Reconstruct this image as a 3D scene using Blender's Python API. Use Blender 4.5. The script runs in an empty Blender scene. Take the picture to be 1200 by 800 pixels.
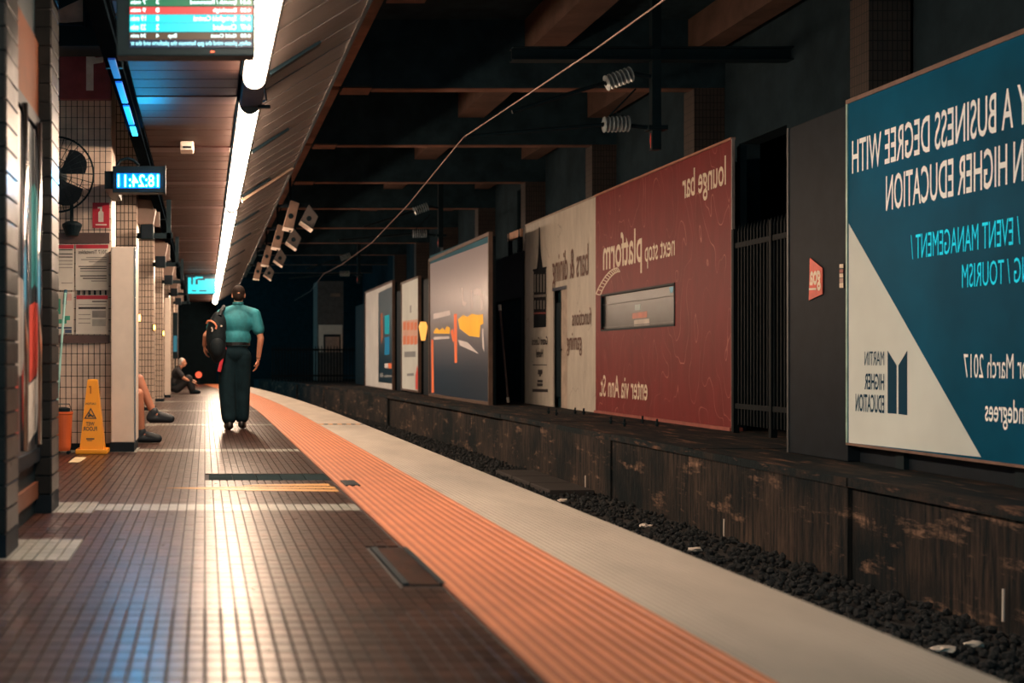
import bpy, bmesh, math, random
from mathutils import Vector, Matrix
random.seed(7)

# ------------------------------------------------------------------ camera, world, exposure
F, U0, V0, EYE = 1500.0, 240.0, 422.0, 0.86      # focal length in px, vanishing point, eye height
scene = bpy.context.scene
COL = scene.collection
cam_data = bpy.data.cameras.new('camera')
cam = bpy.data.objects.new('camera', cam_data)
COL.objects.link(cam)
cam.location = (0, 0, EYE)
cam.rotation_euler = (math.pi / 2, 0, 0)
cam_data.sensor_width = 36.0
cam_data.lens = 36.0 * F / 1200.0
cam_data.shift_x = (600 - U0) / 1200.0
cam_data.shift_y = (V0 - 400) / 1200.0
cam_data.clip_start = 0.1
cam_data.clip_end = 300
cam_data.dof.use_dof = True
cam_data.dof.focus_distance = 13.0
cam_data.dof.aperture_fstop = 2.0
scene.camera = cam

world = bpy.data.worlds.new('world')
scene.world = world
world.use_nodes = True
wb = world.node_tree.nodes['Background']
wb.inputs[0].default_value = (0.22, 0.54, 0.62, 1)
wb.inputs[1].default_value = 0.85

scene.view_settings.view_transform = 'Standard'
scene.view_settings.look = 'None'
scene.view_settings.exposure = 0.0
scene.view_settings.gamma = 1.0
scene.view_settings.use_curve_mapping = False

LAMP_COLOUR = (1.0, 0.72, 0.51)
LAMP_POWER = 76.0

# ------------------------------------------------------------------ helpers
def at(px, py, y):
    """a point of the place seen at that pixel, y metres down the platform"""
    return Vector(((px - U0) / F * y, y, EYE + (V0 - py) / F * y))

def onx(px, py, X):
    """a point of the plane x = X (the hoardings across the track)"""
    return Vector((X, X * F / (px - U0), EYE + (V0 - py) / (px - U0) * X))

def bend(y):
    return -0.00125 * max(0.0, y - 18.0) ** 2

def tag(o, label=None, cat=None, group=None, kind=None):
    if label: o['label'] = label
    if cat: o['category'] = cat
    if group: o['group'] = group
    if kind: o['kind'] = kind
    return o

def thing(name, loc, label, cat, group=None, rz=0.0, kind=None):
    o = bpy.data.objects.new(name, None)
    COL.objects.link(o)
    o.location = loc
    o.rotation_euler = (0, 0, rz)
    o.empty_display_size = 0.1
    return tag(o, label, cat, group, kind)

class MB:
    def __init__(s):
        s.v = []; s.f = []
    def add(s, vs, fs):
        b = len(s.v)
        s.v += [tuple(p) for p in vs]
        s.f += [tuple(b + i for i in q) for q in fs]
        return s
    def box(s, x0, x1, y0, y1, z0, z1):
        x0, x1 = min(x0, x1), max(x0, x1); y0, y1 = min(y0, y1), max(y0, y1); z0, z1 = min(z0, z1), max(z0, z1)
        return s.add([(x0,y0,z0),(x1,y0,z0),(x1,y1,z0),(x0,y1,z0),(x0,y0,z1),(x1,y0,z1),(x1,y1,z1),(x0,y1,z1)],
                     [(0,3,2,1),(4,5,6,7),(0,1,5,4),(1,2,6,5),(2,3,7,6),(3,0,4,7)])
    def cbox(s, x0, x1, y0, y1, z0, z1, c=0.01):
        """box with chamfered edges"""
        bm = bmesh.new()
        bmesh.ops.create_cube(bm, size=1.0)
        for v in bm.verts:
            v.co = ((x0+x1)/2 + v.co.x*(x1-x0), (y0+y1)/2 + v.co.y*(y1-y0), (z0+z1)/2 + v.co.z*(z1-z0))
        bmesh.ops.bevel(bm, geom=list(bm.edges), offset=c, segments=2, affect='EDGES', profile=0.6)
        return s.bm(bm)
    def bm(s, bm):
        bm.verts.ensure_lookup_table()
        for i, v in enumerate(bm.verts): v.index = i
        s.add([tuple(v.co) for v in bm.verts], [tuple(v.index for v in f.verts) for f in bm.faces])
        bm.free()
        return s
    def extr(s, poly, d):
        """planar polygon (3-D points) extruded by vector d"""
        n = len(poly); d = Vector(d)
        P = [Vector(p) for p in poly]
        vs = P + [p + d for p in P]
        fs = [tuple(range(n))[::-1], tuple(range(n, 2*n))]
        for i in range(n):
            j = (i+1) % n
            fs.append((i, j, n+j, n+i))
        return s.add(vs, fs)
    def tube(s, path, r, n=10, cap=True):
        P = [Vector(p) for p in path]
        rr = r if isinstance(r, (list, tuple)) else [r]*len(P)
        vs = []; fs = []
        up = None
        for i, p in enumerate(P):
            t = (P[min(i+1, len(P)-1)] - P[max(i-1, 0)]).normalized()
            if up is None:
                up = Vector((0,0,1)) if abs(t.z) < 0.9 else Vector((1,0,0))
            a = t.cross(up).normalized(); b = a.cross(t).normalized(); up = b
            for k in range(n):
                q = 2*math.pi*k/n
                vs.append(p + (a*math.cos(q) + b*math.sin(q))*rr[i])
        for i in range(len(P)-1):
            for k in range(n):
                k2 = (k+1) % n
                fs.append((i*n+k, i*n+k2, (i+1)*n+k2, (i+1)*n+k))
        if cap:
            fs.append(tuple(range(n))[::-1]); fs.append(tuple((len(P)-1)*n + k for k in range(n)))
        return s.add(vs, fs)
    def lathe(s, prof, c=(0,0,0), n=20, axis='z'):
        vs = []; fs = []
        for (r, h) in prof:
            for k in range(n):
                q = 2*math.pi*k/n
                a, b = r*math.cos(q), r*math.sin(q)
                vs.append((c[0]+a, c[1]+b, c[2]+h) if axis == 'z' else ((c[0]+a, c[1]+h, c[2]+b) if axis == 'y' else (c[0]+h, c[1]+a, c[2]+b)))
        m = len(prof)
        for i in range(m-1):
            for k in range(n):
                k2 = (k+1) % n
                fs.append((i*n+k, i*n+k2, (i+1)*n+k2, (i+1)*n+k))
        fs.append(tuple(range(n))[::-1]); fs.append(tuple((m-1)*n+k for k in range(n)))
        return s.add(vs, fs)
    def mesh(s, name, mat, org=(0,0,0), smooth=False):
        me = bpy.data.meshes.new(name)
        o = Vector(org)
        me.from_pydata([tuple(Vector(p) - o) for p in s.v], [], s.f)
        bm = bmesh.new(); bm.from_mesh(me)
        bmesh.ops.recalc_face_normals(bm, faces=bm.faces)
        bm.to_mesh(me); bm.free()
        if mat: me.materials.append(mat)
        if smooth:
            me.polygons.foreach_set('use_smooth', [True]*len(me.polygons))
        me.update()
        return me
    def build(s, name, mat, parent=None, smooth=False, local=False):
        """link as one object; verts are world coordinates unless local"""
        org = (0,0,0)
        if parent is not None and not local: org = world_loc(parent)
        o = bpy.data.objects.new(name, s.mesh(name, mat, org, smooth))
        COL.objects.link(o)
        if parent is not None: o.parent = parent
        return o

def world_loc(o):
    l = Vector((0,0,0))
    while o is not None:
        l += o.location; o = o.parent
    return l

def inst(me, name, loc, parent=None):
    o = bpy.data.objects.new(name, me)
    COL.objects.link(o)
    if parent is not None:
        o.parent = parent; o.location = Vector(loc) - world_loc(parent)
    else: o.location = loc
    return o

def solid(name, mb, mat, label, cat, kind=None, group=None, smooth=False):
    """a thing that is one mesh, its origin at its own base"""
    xs = [p[0] for p in mb.v]; ys = [p[1] for p in mb.v]; zs = [p[2] for p in mb.v]
    org = ((min(xs)+max(xs))/2, (min(ys)+max(ys))/2, min(zs))
    o = bpy.data.objects.new(name, mb.mesh(name, mat, org, smooth))
    COL.objects.link(o); o.location = org
    return tag(o, label, cat, group, kind)

# ------------------------------------------------------------------ materials
def mat_base(name):
    m = bpy.data.materials.new(name); m.use_nodes = True
    nt = m.node_tree
    return m, nt, nt.nodes['Principled BSDF']

def mixer(nt, fac, a, b):
    n = nt.nodes.new('ShaderNodeMix'); n.data_type = 'RGBA'
    if hasattr(fac, 'links'): nt.links.new(fac, n.inputs[0])
    else: n.inputs[0].default_value = fac
    for s, v in ((n.inputs[6], a), (n.inputs[7], b)):
        if hasattr(v, 'links'): nt.links.new(v, s)
        else: s.default_value = (*v, 1)
    return n.outputs[2]

def pos(nt, scale=(1,1,1)):
    g = nt.nodes.new('ShaderNodeNewGeometry')
    mp = nt.nodes.new('ShaderNodeMapping'); mp.inputs['Scale'].default_value = scale
    nt.links.new(g.outputs['Position'], mp.inputs['Vector'])
    return mp.outputs[0]

def noise(nt, vec, scale, detail=4, rough=0.6):
    n = nt.nodes.new('ShaderNodeTexNoise')
    n.inputs['Scale'].default_value = scale; n.inputs['Detail'].default_value = detail; n.inputs['Roughness'].default_value = rough
    nt.links.new(vec, n.inputs['Vector'])
    return n.outputs['Fac']

def ramp(nt, fac, lo, hi):
    n = nt.nodes.new('ShaderNodeMapRange'); n.inputs[1].default_value = lo; n.inputs[2].default_value = hi
    nt.links.new(fac, n.inputs[0])
    return n.outputs[0]

def M(name, col, rough=0.6, metal=0.0, var=0.25, scale=5.0, stretch=(1,1,1), bump=0.0, bscale=60.0, emit=None, estr=0.0, spec=0.5, col2=None):
    m, nt, b = mat_base(name)
    a = tuple(c*(1-var) for c in col); c2 = col2 if col2 else tuple(min(1, c*(1+var)) for c in col)
    v = pos(nt, stretch)
    f = ramp(nt, noise(nt, v, scale), 0.3, 0.7)
    nt.links.new(mixer(nt, f, a, c2), b.inputs['Base Color'])
    b.inputs['Roughness'].default_value = rough
    b.inputs['Metallic'].default_value = metal
    b.inputs['Specular IOR Level'].default_value = spec
    if bump:
        bn = nt.nodes.new('ShaderNodeBump'); bn.inputs['Strength'].default_value = bump; bn.inputs['Distance'].default_value = 0.01
        nt.links.new(noise(nt, v, bscale), bn.inputs['Height']); nt.links.new(bn.outputs[0], b.inputs['Normal'])
    if emit:
        b.inputs['Emission Color'].default_value = (*emit, 1); b.inputs['Emission Strength'].default_value = estr
    return m

def tile_mat(name, cols, px, py, rough, rvar=0.12, vertical=False, spec=0.5, bump=0.12, tint=None):
    """one random tone per tile, taken from the tile's place in the grid"""
    m, nt, b = mat_base(name)
    g = nt.nodes.new('ShaderNodeNewGeometry')
    sep = nt.nodes.new('ShaderNodeSeparateXYZ'); nt.links.new(g.outputs['Position'], sep.inputs[0])
    def cell(sock, p):
        d = nt.nodes.new('ShaderNodeMath'); d.operation = 'DIVIDE'; d.inputs[1].default_value = p
        nt.links.new(sock, d.inputs[0])
        fl = nt.nodes.new('ShaderNodeMath'); fl.operation = 'FLOOR'; nt.links.new(d.outputs[0], fl.inputs[0])
        return fl.outputs[0]
    cb = nt.nodes.new('ShaderNodeCombineXYZ')
    if vertical:
        ad = nt.nodes.new('ShaderNodeMath'); nt.links.new(sep.outputs[0], ad.inputs[0]); nt.links.new(sep.outputs[1], ad.inputs[1])
        nt.links.new(cell(ad.outputs[0], px), cb.inputs[0]); nt.links.new(cell(sep.outputs[2], py), cb.inputs[1])
    else:
        nt.links.new(cell(sep.outputs[0], px), cb.inputs[0]); nt.links.new(cell(sep.outputs[1], py), cb.inputs[1])
    wn = nt.nodes.new('ShaderNodeTexWhiteNoise'); wn.noise_dimensions = '2D'
    nt.links.new(cb.outputs[0], wn.inputs['Vector'])
    cr = nt.nodes.new('ShaderNodeValToRGB')
    e = cr.color_ramp.elements
    e[0].position = 0.0; e[0].color = (*cols[0], 1)
    e[1].position = 1.0; e[1].color = (*cols[-1], 1)
    for i, c in enumerate(cols[1:-1]):
        k = e.new((i+1)/(len(cols)-1)); k.color = (*c, 1)
    nt.links.new(wn.outputs['Value'], cr.inputs[0])
    p = pos(nt)
    dirt = ramp(nt, noise(nt, p, 3.0), 0.35, 0.75)
    nt.links.new(mixer(nt, dirt, cr.outputs[0], tuple(c*0.7 for c in cols[0])), b.inputs['Base Color'])
    mr = nt.nodes.new('ShaderNodeMapRange'); mr.inputs[3].default_value = rough - rvar; mr.inputs[4].default_value = rough + rvar
    nt.links.new(noise(nt, p, 9.0), mr.inputs[0]); nt.links.new(mr.outputs[0], b.inputs['Roughness'])
    b.inputs['Specular IOR Level'].default_value = spec
    if tint: b.inputs['Specular Tint'].default_value = (*tint, 1)
    if bump:
        bn = nt.nodes.new('ShaderNodeBump'); bn.inputs['Strength'].default_value = bump; bn.inputs['Distance'].default_value = 0.01
        nt.links.new(noise(nt, p, 45.0, 2), bn.inputs['Height']); nt.links.new(bn.outputs[0], b.inputs['Normal'])
    return m

def far_tile_mat(name, c1, c2, grout, rough=0.35):
    """stack-bonded tiles too small to tell apart"""
    m, nt, b = mat_base(name)
    g = nt.nodes.new('ShaderNodeNewGeometry')
    sep = nt.nodes.new('ShaderNodeSeparateXYZ'); nt.links.new(g.outputs['Position'], sep.inputs[0])
    ad = nt.nodes.new('ShaderNodeMath'); nt.links.new(sep.outputs[0], ad.inputs[0]); nt.links.new(sep.outputs[1], ad.inputs[1])
    cb = nt.nodes.new('ShaderNodeCombineXYZ'); nt.links.new(ad.outputs[0], cb.inputs[0]); nt.links.new(sep.outputs[2], cb.inputs[1])
    br = nt.nodes.new('ShaderNodeTexBrick'); br.offset = 0.0; br.squash = 1.0
    br.inputs['Color1'].default_value = (*c1, 1); br.inputs['Color2'].default_value = (*c2, 1); br.inputs['Mortar'].default_value = (*grout, 1)
    br.inputs['Scale'].default_value = 1.0; br.inputs['Mortar Size'].default_value = 0.006; br.inputs['Mortar Smooth'].default_value = 0.1
    br.inputs['Brick Width'].default_value = 0.053; br.inputs['Row Height'].default_value = 0.108
    nt.links.new(cb.outputs[0], br.inputs['Vector'])
    nt.links.new(br.outputs['Color'], b.inputs['Base Color'])
    b.inputs['Roughness'].default_value = rough
    return m

def emissive(name, col, s):
    m, nt, b = mat_base(name)
    b.inputs['Base Color'].default_value = (*[c*0.02 for c in col], 1)
    b.inputs['Emission Color'].default_value = (*col, 1); b.inputs['Emission Strength'].default_value = s
    return m

def stain_and_light_mat(name, dark, mid, light, top=False):
    """grimy concrete with vertical runs, broad paler areas and pale patches; on the top face these are painted light"""
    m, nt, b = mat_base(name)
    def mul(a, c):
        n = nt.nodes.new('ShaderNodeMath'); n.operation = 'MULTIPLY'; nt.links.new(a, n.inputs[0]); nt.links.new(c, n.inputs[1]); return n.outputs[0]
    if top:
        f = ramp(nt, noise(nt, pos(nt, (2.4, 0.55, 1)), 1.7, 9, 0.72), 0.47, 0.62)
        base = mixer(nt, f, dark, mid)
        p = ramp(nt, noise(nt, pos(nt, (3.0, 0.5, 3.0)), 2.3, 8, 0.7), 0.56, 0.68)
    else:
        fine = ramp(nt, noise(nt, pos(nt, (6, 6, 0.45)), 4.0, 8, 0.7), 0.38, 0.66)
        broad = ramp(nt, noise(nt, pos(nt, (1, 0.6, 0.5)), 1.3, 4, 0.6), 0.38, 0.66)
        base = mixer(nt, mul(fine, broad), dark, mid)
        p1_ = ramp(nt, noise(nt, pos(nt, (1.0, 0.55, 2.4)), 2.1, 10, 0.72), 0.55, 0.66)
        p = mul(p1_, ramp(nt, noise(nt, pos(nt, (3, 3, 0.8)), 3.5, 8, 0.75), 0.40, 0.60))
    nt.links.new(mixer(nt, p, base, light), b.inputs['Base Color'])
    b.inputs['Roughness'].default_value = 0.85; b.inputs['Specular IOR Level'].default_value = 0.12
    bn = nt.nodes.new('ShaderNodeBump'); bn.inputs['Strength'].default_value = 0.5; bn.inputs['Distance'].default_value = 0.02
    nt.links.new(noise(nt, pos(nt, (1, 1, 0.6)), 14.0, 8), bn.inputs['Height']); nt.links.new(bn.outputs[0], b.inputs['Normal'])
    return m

def contour_mat(name, col, line, thresh=0.06, scale=1.1, mult=9.0):
    """painted sheet with thin wood-grain contour lines printed on it"""
    m, nt, b = mat_base(name)
    n1 = noise(nt, pos(nt, (1.0, 0.9, 0.45)), scale, 2, 0.4)
    mu = nt.nodes.new('ShaderNodeMath'); mu.operation = 'MULTIPLY'; mu.inputs[1].default_value = mult
    nt.links.new(n1, mu.inputs[0])
    fr = nt.nodes.new('ShaderNodeMath'); fr.operation = 'FRACT'; nt.links.new(mu.outputs[0], fr.inputs[0])
    ln = nt.nodes.new('ShaderNodeMath'); ln.operation = 'LESS_THAN'; ln.inputs[1].default_value = thresh
    nt.links.new(fr.outputs[0], ln.inputs[0])
    sc = nt.nodes.new('ShaderNodeMath'); sc.operation = 'MULTIPLY'
    nt.links.new(ln.outputs[0], sc.inputs[0]); nt.links.new(ramp(nt, noise(nt, pos(nt), 0.9), 0.4, 0.62), sc.inputs[1])
    wear = ramp(nt, noise(nt, pos(nt, (1, 1.5, 0.4)), 3.0, 6, 0.7), 0.35, 0.75)
    base = mixer(nt, wear, col, tuple(c*0.72 for c in col))
    nt.links.new(mixer(nt, sc.outputs[0], base, line), b.inputs['Base Color'])
    b.inputs['Roughness'].default_value = 0.5; b.inputs['Specular IOR Level'].default_value = 0.2
    return m

TP, TQ = 0.053, 0.108     # tile module
mt = {}
mt['floor_tile'] = tile_mat('floor_tile_glaze', [(0.026,0.013,0.012), (0.060,0.026,0.020), (0.095,0.040,0.028), (0.045,0.028,0.027)], TP, TQ, 0.30, 0.07, spec=0.28, bump=0.04, tint=(1.0,0.74,0.52))
mt['floor_white'] = tile_mat('floor_white_glaze', [(0.28,0.29,0.26), (0.38,0.38,0.34), (0.32,0.325,0.295)], TP, TQ, 0.33, bump=0.2)
mt['grout'] = M('floor_grout', (0.014,0.012,0.012), 0.75)
mt['wall_tile'] = tile_mat('wall_tile_glaze', [(0.72,0.56,0.46), (0.80,0.64,0.53), (0.66,0.52,0.43)], TP, TQ, 0.32, vertical=True)
mt['pillar_tile'] = tile_mat('pillar_tile_glaze', [(0.022,0.023,0.024), (0.032,0.032,0.031), (0.026,0.027,0.027)], 0.34, 0.105, 0.30, 0.06, vertical=True, spec=0.07)
mt['dark_grout'] = M('dark_grout', (0.02,0.018,0.018), 0.8)
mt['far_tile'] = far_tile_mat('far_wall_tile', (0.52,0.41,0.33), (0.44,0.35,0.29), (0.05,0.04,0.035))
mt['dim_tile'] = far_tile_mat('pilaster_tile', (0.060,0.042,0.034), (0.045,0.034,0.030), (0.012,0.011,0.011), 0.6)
mt['tactile'] = M('tactile_terracotta', (0.36,0.105,0.042), 0.55, var=0.12, scale=3, bump=0.1)
mt['tactile_rib'] = M('tactile_rib_terracotta', (0.58,0.210,0.092), 0.5, var=0.12, scale=3)
mt['conc_dark'] = M('shade_tint_concrete', (0.020,0.042,0.055), 0.9, var=0.35, scale=2.5, bump=0.3, bscale=25, spec=0.1)  # dark concrete with the teal of shadow put into its colour
mt['conc_beam'] = M('lit_beam_concrete', (0.10,0.055,0.040), 0.85, var=0.35, scale=2.0, bump=0.3, bscale=25)  # long beams: brown of the lamp light put into the concrete colour
mt['conc_lit'] = M('lit_soffit_concrete', (0.20,0.095,0.062), 0.85, var=0.45, scale=1.2)  # lit copy of the concrete: orange lamp light put into the colour
mt['conc_wall'] = M('wall_concrete', (0.018,0.034,0.045), 0.9, var=0.3, scale=1.5, bump=0.3, bscale=20, spec=0.1)  # wall concrete, again with teal shadow tone mixed into the colour
mt['void'] = M('shade_tint_black', (0.009,0.026,0.034), 0.9, spec=0.05)  # near-black for dark openings, with teal shadow tone in the colour
mt['ledge_top'] = stain_and_light_mat('lit_patch_ledge_concrete', (0.010,0.017,0.021), (0.050,0.036,0.030), (0.24,0.13,0.085), True)  # orange patches of light put into the ledge top's colour
mt['ledge_wall'] = stain_and_light_mat('ledge_wall_concrete', (0.006,0.011,0.014), (0.105,0.072,0.056), (0.32,0.20,0.14))
mt['gravel'] = M('ballast_stone', (0.008,0.0115,0.014), 0.9, var=0.6, scale=30)
mt['gravel_bed'] = M('ballast_dust', (0.015,0.014,0.014), 0.9)
mt['rail'] = M('rail_steel', (0.16,0.12,0.10), 0.45, 0.8)
mt['slat'] = M('ceiling_slat_lacquer', (0.042,0.022,0.018), 0.55, spec=0.04, var=0.22, scale=1.0, stretch=(0.5, 9.0, 1))
mt['slat_red'] = M('ceiling_slat_red', (0.04,0.016,0.014), 0.45, var=0.2, spec=0.1)
mt['canopy'] = M('canopy_panel_paint', (0.11,0.088,0.080), 0.42, var=0.3, scale=1.4, stretch=(0.6, 3.5, 0.6))
mt['black'] = M('black_paint', (0.007,0.017,0.023), 0.5, var=0.2, spec=0.12)
mt['dark'] = M('charcoal_paint', (0.010,0.016,0.023), 0.55, var=0.2, spec=0.10)
mt['trim'] = M('ceiling_trim_paint', (0.004,0.007,0.010), 0.9, spec=0.0)
mt['lamp'] = emissive('lamp_diffuser_lit', LAMP_COLOUR, LAMP_POWER)
mt['lamp_case'] = M('lamp_case_paint', (0.10,0.10,0.10), 0.4)
mt['white'] = M('white_enamel', (0.72,0.63,0.55), 0.4, var=0.06)
mt['steel'] = M('brushed_steel', (0.55,0.56,0.58), 0.22, 1.0, var=0.1)
mt['chrome'] = M('polished_steel', (0.75,0.76,0.78), 0.16, 1.0, var=0.05)
mt['glass_dark'] = M('dark_glass', (0.02,0.024,0.028), 0.08, var=0.1, spec=0.8)
mt['red_sheet'] = contour_mat('red_hoarding_print', (0.20,0.020,0.022), (0.40,0.13,0.10), 0.035, 1.5, 10.0)
mt['cream_sheet'] = contour_mat('cream_hoarding_print', (0.56,0.52,0.45), (0.34,0.31,0.27), 0.03, 1.2, 7.0)
mt['cream_print'] = M('cream_lettering', (0.74,0.62,0.48), 0.5, var=0.08)
mt['high_ceiling'] = M('teal_lit_ceiling_paint', (0.20,0.32,0.36), 0.6)  # pale paint; the teal light on this ceiling is put into it
mt['dark_print'] = M('dark_lettering', (0.055,0.05,0.05), 0.5, var=0.1, spec=0.08)
mt['brown_print'] = M('brown_lettering', (0.17,0.10,0.085), 0.5, var=0.2, spec=0.08)
mt['red_print'] = M('red_lettering', (0.60,0.13,0.08), 0.5, var=0.2, spec=0.08)

# ------------------------------------------------------------------ large structure
def sweep(mb, x0, x1, z0, z1, ya, yb, step=1.0, dx0=0.0):
    """a bar running down the platform, following its slight curve"""
    n = max(1, int(math.ceil((yb-ya)/step)))
    vs = []; fs = []
    for i in range(n+1):
        y = ya + (yb-ya)*i/n; b = bend(y) + dx0
        vs += [(x0+b,y,z0),(x1+b,y,z0),(x1+b,y,z1),(x0+b,y,z1)]
    for i in range(n):
        a = i*4; c = a+4
        fs += [(a,a+1,c+1,c),(a+1,a+2,c+2,c+1),(a+2,a+3,c+3,c+2),(a+3,a,c,c+3)]
    fs += [(0,3,2,1),(n*4,n*4+1,n*4+2,n*4+3)]
    return mb.add(vs, fs)

XT0, XT1, XC1 = 0.915, 1.525, 2.135      # tactile strip, coping, platform edge
Y_END = 46.0

# platform body and its floor tiles
floor = solid('floor', MB().box(-2.6, 0.93, 0.6, Y_END, -0.80, -0.008), mt['grout'],
              'dark brown glazed tile floor of the platform', 'floor', 'structure')
def is_white(x, y, k):
    for yb in (2.7, 7.5, 12.3, 17.1, 21.9, 26.7, 31.5, 36.3):
        w = 0.17 if x > -0.62 else 0.30
        if abs(y - yb) < w: return True
    return x < -0.57 and 5.54 < y < 6.16
def in_cover(x, y):          # floor hatch and joint cover are set into the tiles
    return (0.76 < x < 0.93 and 4.9 < y < 5.9) or (0.02 < x and 9.15 < y < 9.70)
tmesh = {}
g = 0.0065
for key, mm in (('floor_tile', mt['floor_tile']), ('floor_white', mt['floor_white'])):
    b = MB()
    x0, x1, y0, y1 = -TP/2+g/2, TP/2-g/2, -TQ/2+g/2, TQ/2-g/2
    c = 0.0025
    b.add([(x0,y0,-0.009),(x1,y0,-0.009),(x1,y1,-0.009),(x0,y1,-0.009),
           (x0,y0,-c),(x1,y0,-c),(x1,y1,-c),(x0,y1,-c),
           (x0+c,y0+c,0),(x1-c,y0+c,0),(x1-c,y1-c,0),(x0+c,y1-c,0)],
          [(0,1,5,4),(1,2,6,5),(2,3,7,6),(3,0,4,7),(4,5,9,8),(5,6,10,9),(6,7,11,10),(7,4,8,11),(8,9,10,11)])
    tmesh[key] = b.mesh('floor_tile', mm)
rest = {'floor_tile': MB(), 'floor_white': MB()}
n_single = 0
nx0, nx1 = int(-1.45/TP), int(0.93/TP)
for j in range(int(2.6/TQ), int(Y_END/TQ)):
    y = (j+0.5)*TQ
    for i in range(nx0, nx1):
        x = (i+0.5)*TP
        if x + TP/2 > XT0 + bend(y) + 0.03 or in_cover(x, y): continue
        key = 'floor_white' if is_white(x, y, i) else 'floor_tile'
        left = -(U0+6)/F*y
        if 3.40 < y and x > left and n_single < 298:
            inst(tmesh[key], 'tile', (x, y, 0), floor); n_single += 1
        else:
            dz = random.uniform(-0.0006, 0.0)
            a = TP/2-g/2; b_ = TQ/2-g/2
            vs = [(x-a,y-b_,-0.009),(x+a,y-b_,-0.009),(x+a,y+b_,-0.009),(x-a,y+b_,-0.009),(x-a,y-b_,dz),(x+a,y-b_,dz),(x+a,y+b_,dz),(x-a,y+b_,dz)]
            rest[key].add(vs, [(0,1,5,4),(1,2,6,5),(2,3,7,6),(3,0,4,7),(4,5,6,7)])
for key in rest:
    o = rest[key].build('tile_field', mt[key], floor); tag(o, kind='stuff')

# tactile strip: bed and one long rib after another
tact = solid('trim_1', sweep(MB(), XT0, XT1, -0.8, 0.002, 0.6, Y_END), mt['tactile'],
             'ribbed terracotta tactile strip along the platform edge', 'tactile strip', 'structure')
NR = 13
for k in range(NR):
    xr = XT0 + (k+0.5)*(XT1-XT0)/NR
    b = MB(); ny = 46; vs = []; fs = []
    for i in range(ny+1):
        y = 0.8 + (Y_END-0.9)*i/ny; bb = bend(y)
        vs += [(xr-0.013+bb,y,0.001),(xr-0.008+bb,y,0.0075),(xr+0.008+bb,y,0.0075),(xr+0.013+bb,y,0.001)]
    for i in range(ny):
        a = i*4; c = a+4
        fs += [(a,a+1,c+1,c),(a+1,a+2,c+2,c+1),(a+2,a+3,c+3,c+2)]
    b.add(vs, fs).build('rib', mt['tactile_rib'], tact)

# coping
def coping_mat(name, col, groove):
    m, nt, b = mat_base(name)
    f = ramp(nt, noise(nt, pos(nt, (1.2, 0.35, 1)), 2.0, 6), 0.35, 0.7)
    nt.links.new(mixer(nt, f, tuple(c*0.72 for c in col), col), b.inputs['Base Color'])
    b.inputs['Roughness'].default_value = 0.55
    if groove:
        w = nt.nodes.new('ShaderNodeTexWave'); w.bands_direction = 'X'; w.inputs['Scale'].default_value = 10.5; w.inputs['Distortion'].default_value = 0
        nt.links.new(pos(nt), w.inputs['Vector'])
        bn = nt.nodes.new('ShaderNodeBump'); bn.inputs['Strength'].default_value = 0.8; bn.inputs['Distance'].default_value = 0.006
        nt.links.new(w.outputs['Fac'], bn.inputs['Height']); nt.links.new(bn.outputs[0], b.inputs['Normal'])
    return m
mt['coping'] = coping_mat('coping_concrete', (0.50,0.45,0.385), True)
mt['coping_smooth'] = coping_mat('coping_smooth_concrete', (0.52,0.46,0.39), False)
cop = solid('trim_2', sweep(MB(), XT1+0.004, XC1-0.06, -0.8, -0.06, 0.6, Y_END), mt['conc_dark'],
            'pale concrete coping along the edge of the platform', 'coping', 'structure')
sweep(MB(), XT1+0.004, XC1, -0.06, 0.002, 0.6, 17.1).build('slab', mt['coping'], cop)
sweep(MB(), XT1+0.004, XC1, -0.06, 0.004, 17.22, Y_END).build('slab', mt['coping_smooth'], cop)
joint = thing('expansion_joint', (1.83, 17.16, 0.0), 'black and orange hazard striped joint across the coping', 'joint', kind='structure')
nst = 10
for k in range(nst):
    xa = XT1 + 0.004 + k*(XC1-XT1)/nst; xb = xa + (XC1-XT1)/nst
    MB().extr([(xa,17.105,-0.05),(xb,17.105,-0.05),(xb,17.215,-0.05),(xa,17.215,-0.05)], (0,0,0.056)).build(
        'stripe', mt['black'] if k % 2 else M('hazard_orange', (0.62,0.26,0.05), 0.5), joint)

# floor hatch, joint cover plate, worn yellow marking
mt['cover'] = M('cover_plate_steel', (0.010,0.026,0.030), 0.85, 0.0, spec=0.04, var=0.6, scale=4, stretch=(1,6,1))
jc = thing('floor_joint_cover', (0.5, 9.43, 0), 'dark steel cover plate set across the tiles by the tactile strip', 'cover plate', kind='structure')
for k in range(5):
    xa = 0.03 + k*0.176
    MB().cbox(xa, xa+0.172, 9.18, 9.68, -0.008, 0.001, 0.002).build('plate', mt['cover'], jc)
solid('cover_clip', MB().cbox(0.96, 1.06, 8.72, 9.08, 0.001, 0.012, 0.004), mt['black'], 'small black rubber patch on the near edge of the tactile strip', 'patch')
mt['yellow_mark'] = M('worn_yellow_paint', (0.62,0.30,0.06), 0.4, var=0.4, scale=8, stretch=(0.5,8,1))
ym = thing('floor_marking', (0.4, 8.65, 0.0), 'worn orange arrow marking painted on the floor tiles before the cover plate', 'floor marking')
MB().extr([(-0.26,8.62,0.0005),(0.28,8.44,0.0005),(0.88,8.38,0.0005),(0.88,8.50,0.0005),(0.30,8.60,0.0005)], (0,0,0.0012)).build('stroke', mt['yellow_mark'], ym)
MB().extr([(-0.20,8.64,0.0005),(0.28,8.63,0.0005),(0.88,8.56,0.0005),(0.88,8.70,0.0005),(0.28,8.71,0.0005)], (0,0,0.0012)).build('stroke', mt['yellow_mark'], ym)
MB().extr([(0.25,8.77,0.0005),(0.86,8.75,0.0005),(0.86,8.92,0.0005),(0.35,8.86,0.0005)], (0,0,0.0012)).build('stroke', mt['yellow_mark'], ym)
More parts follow.
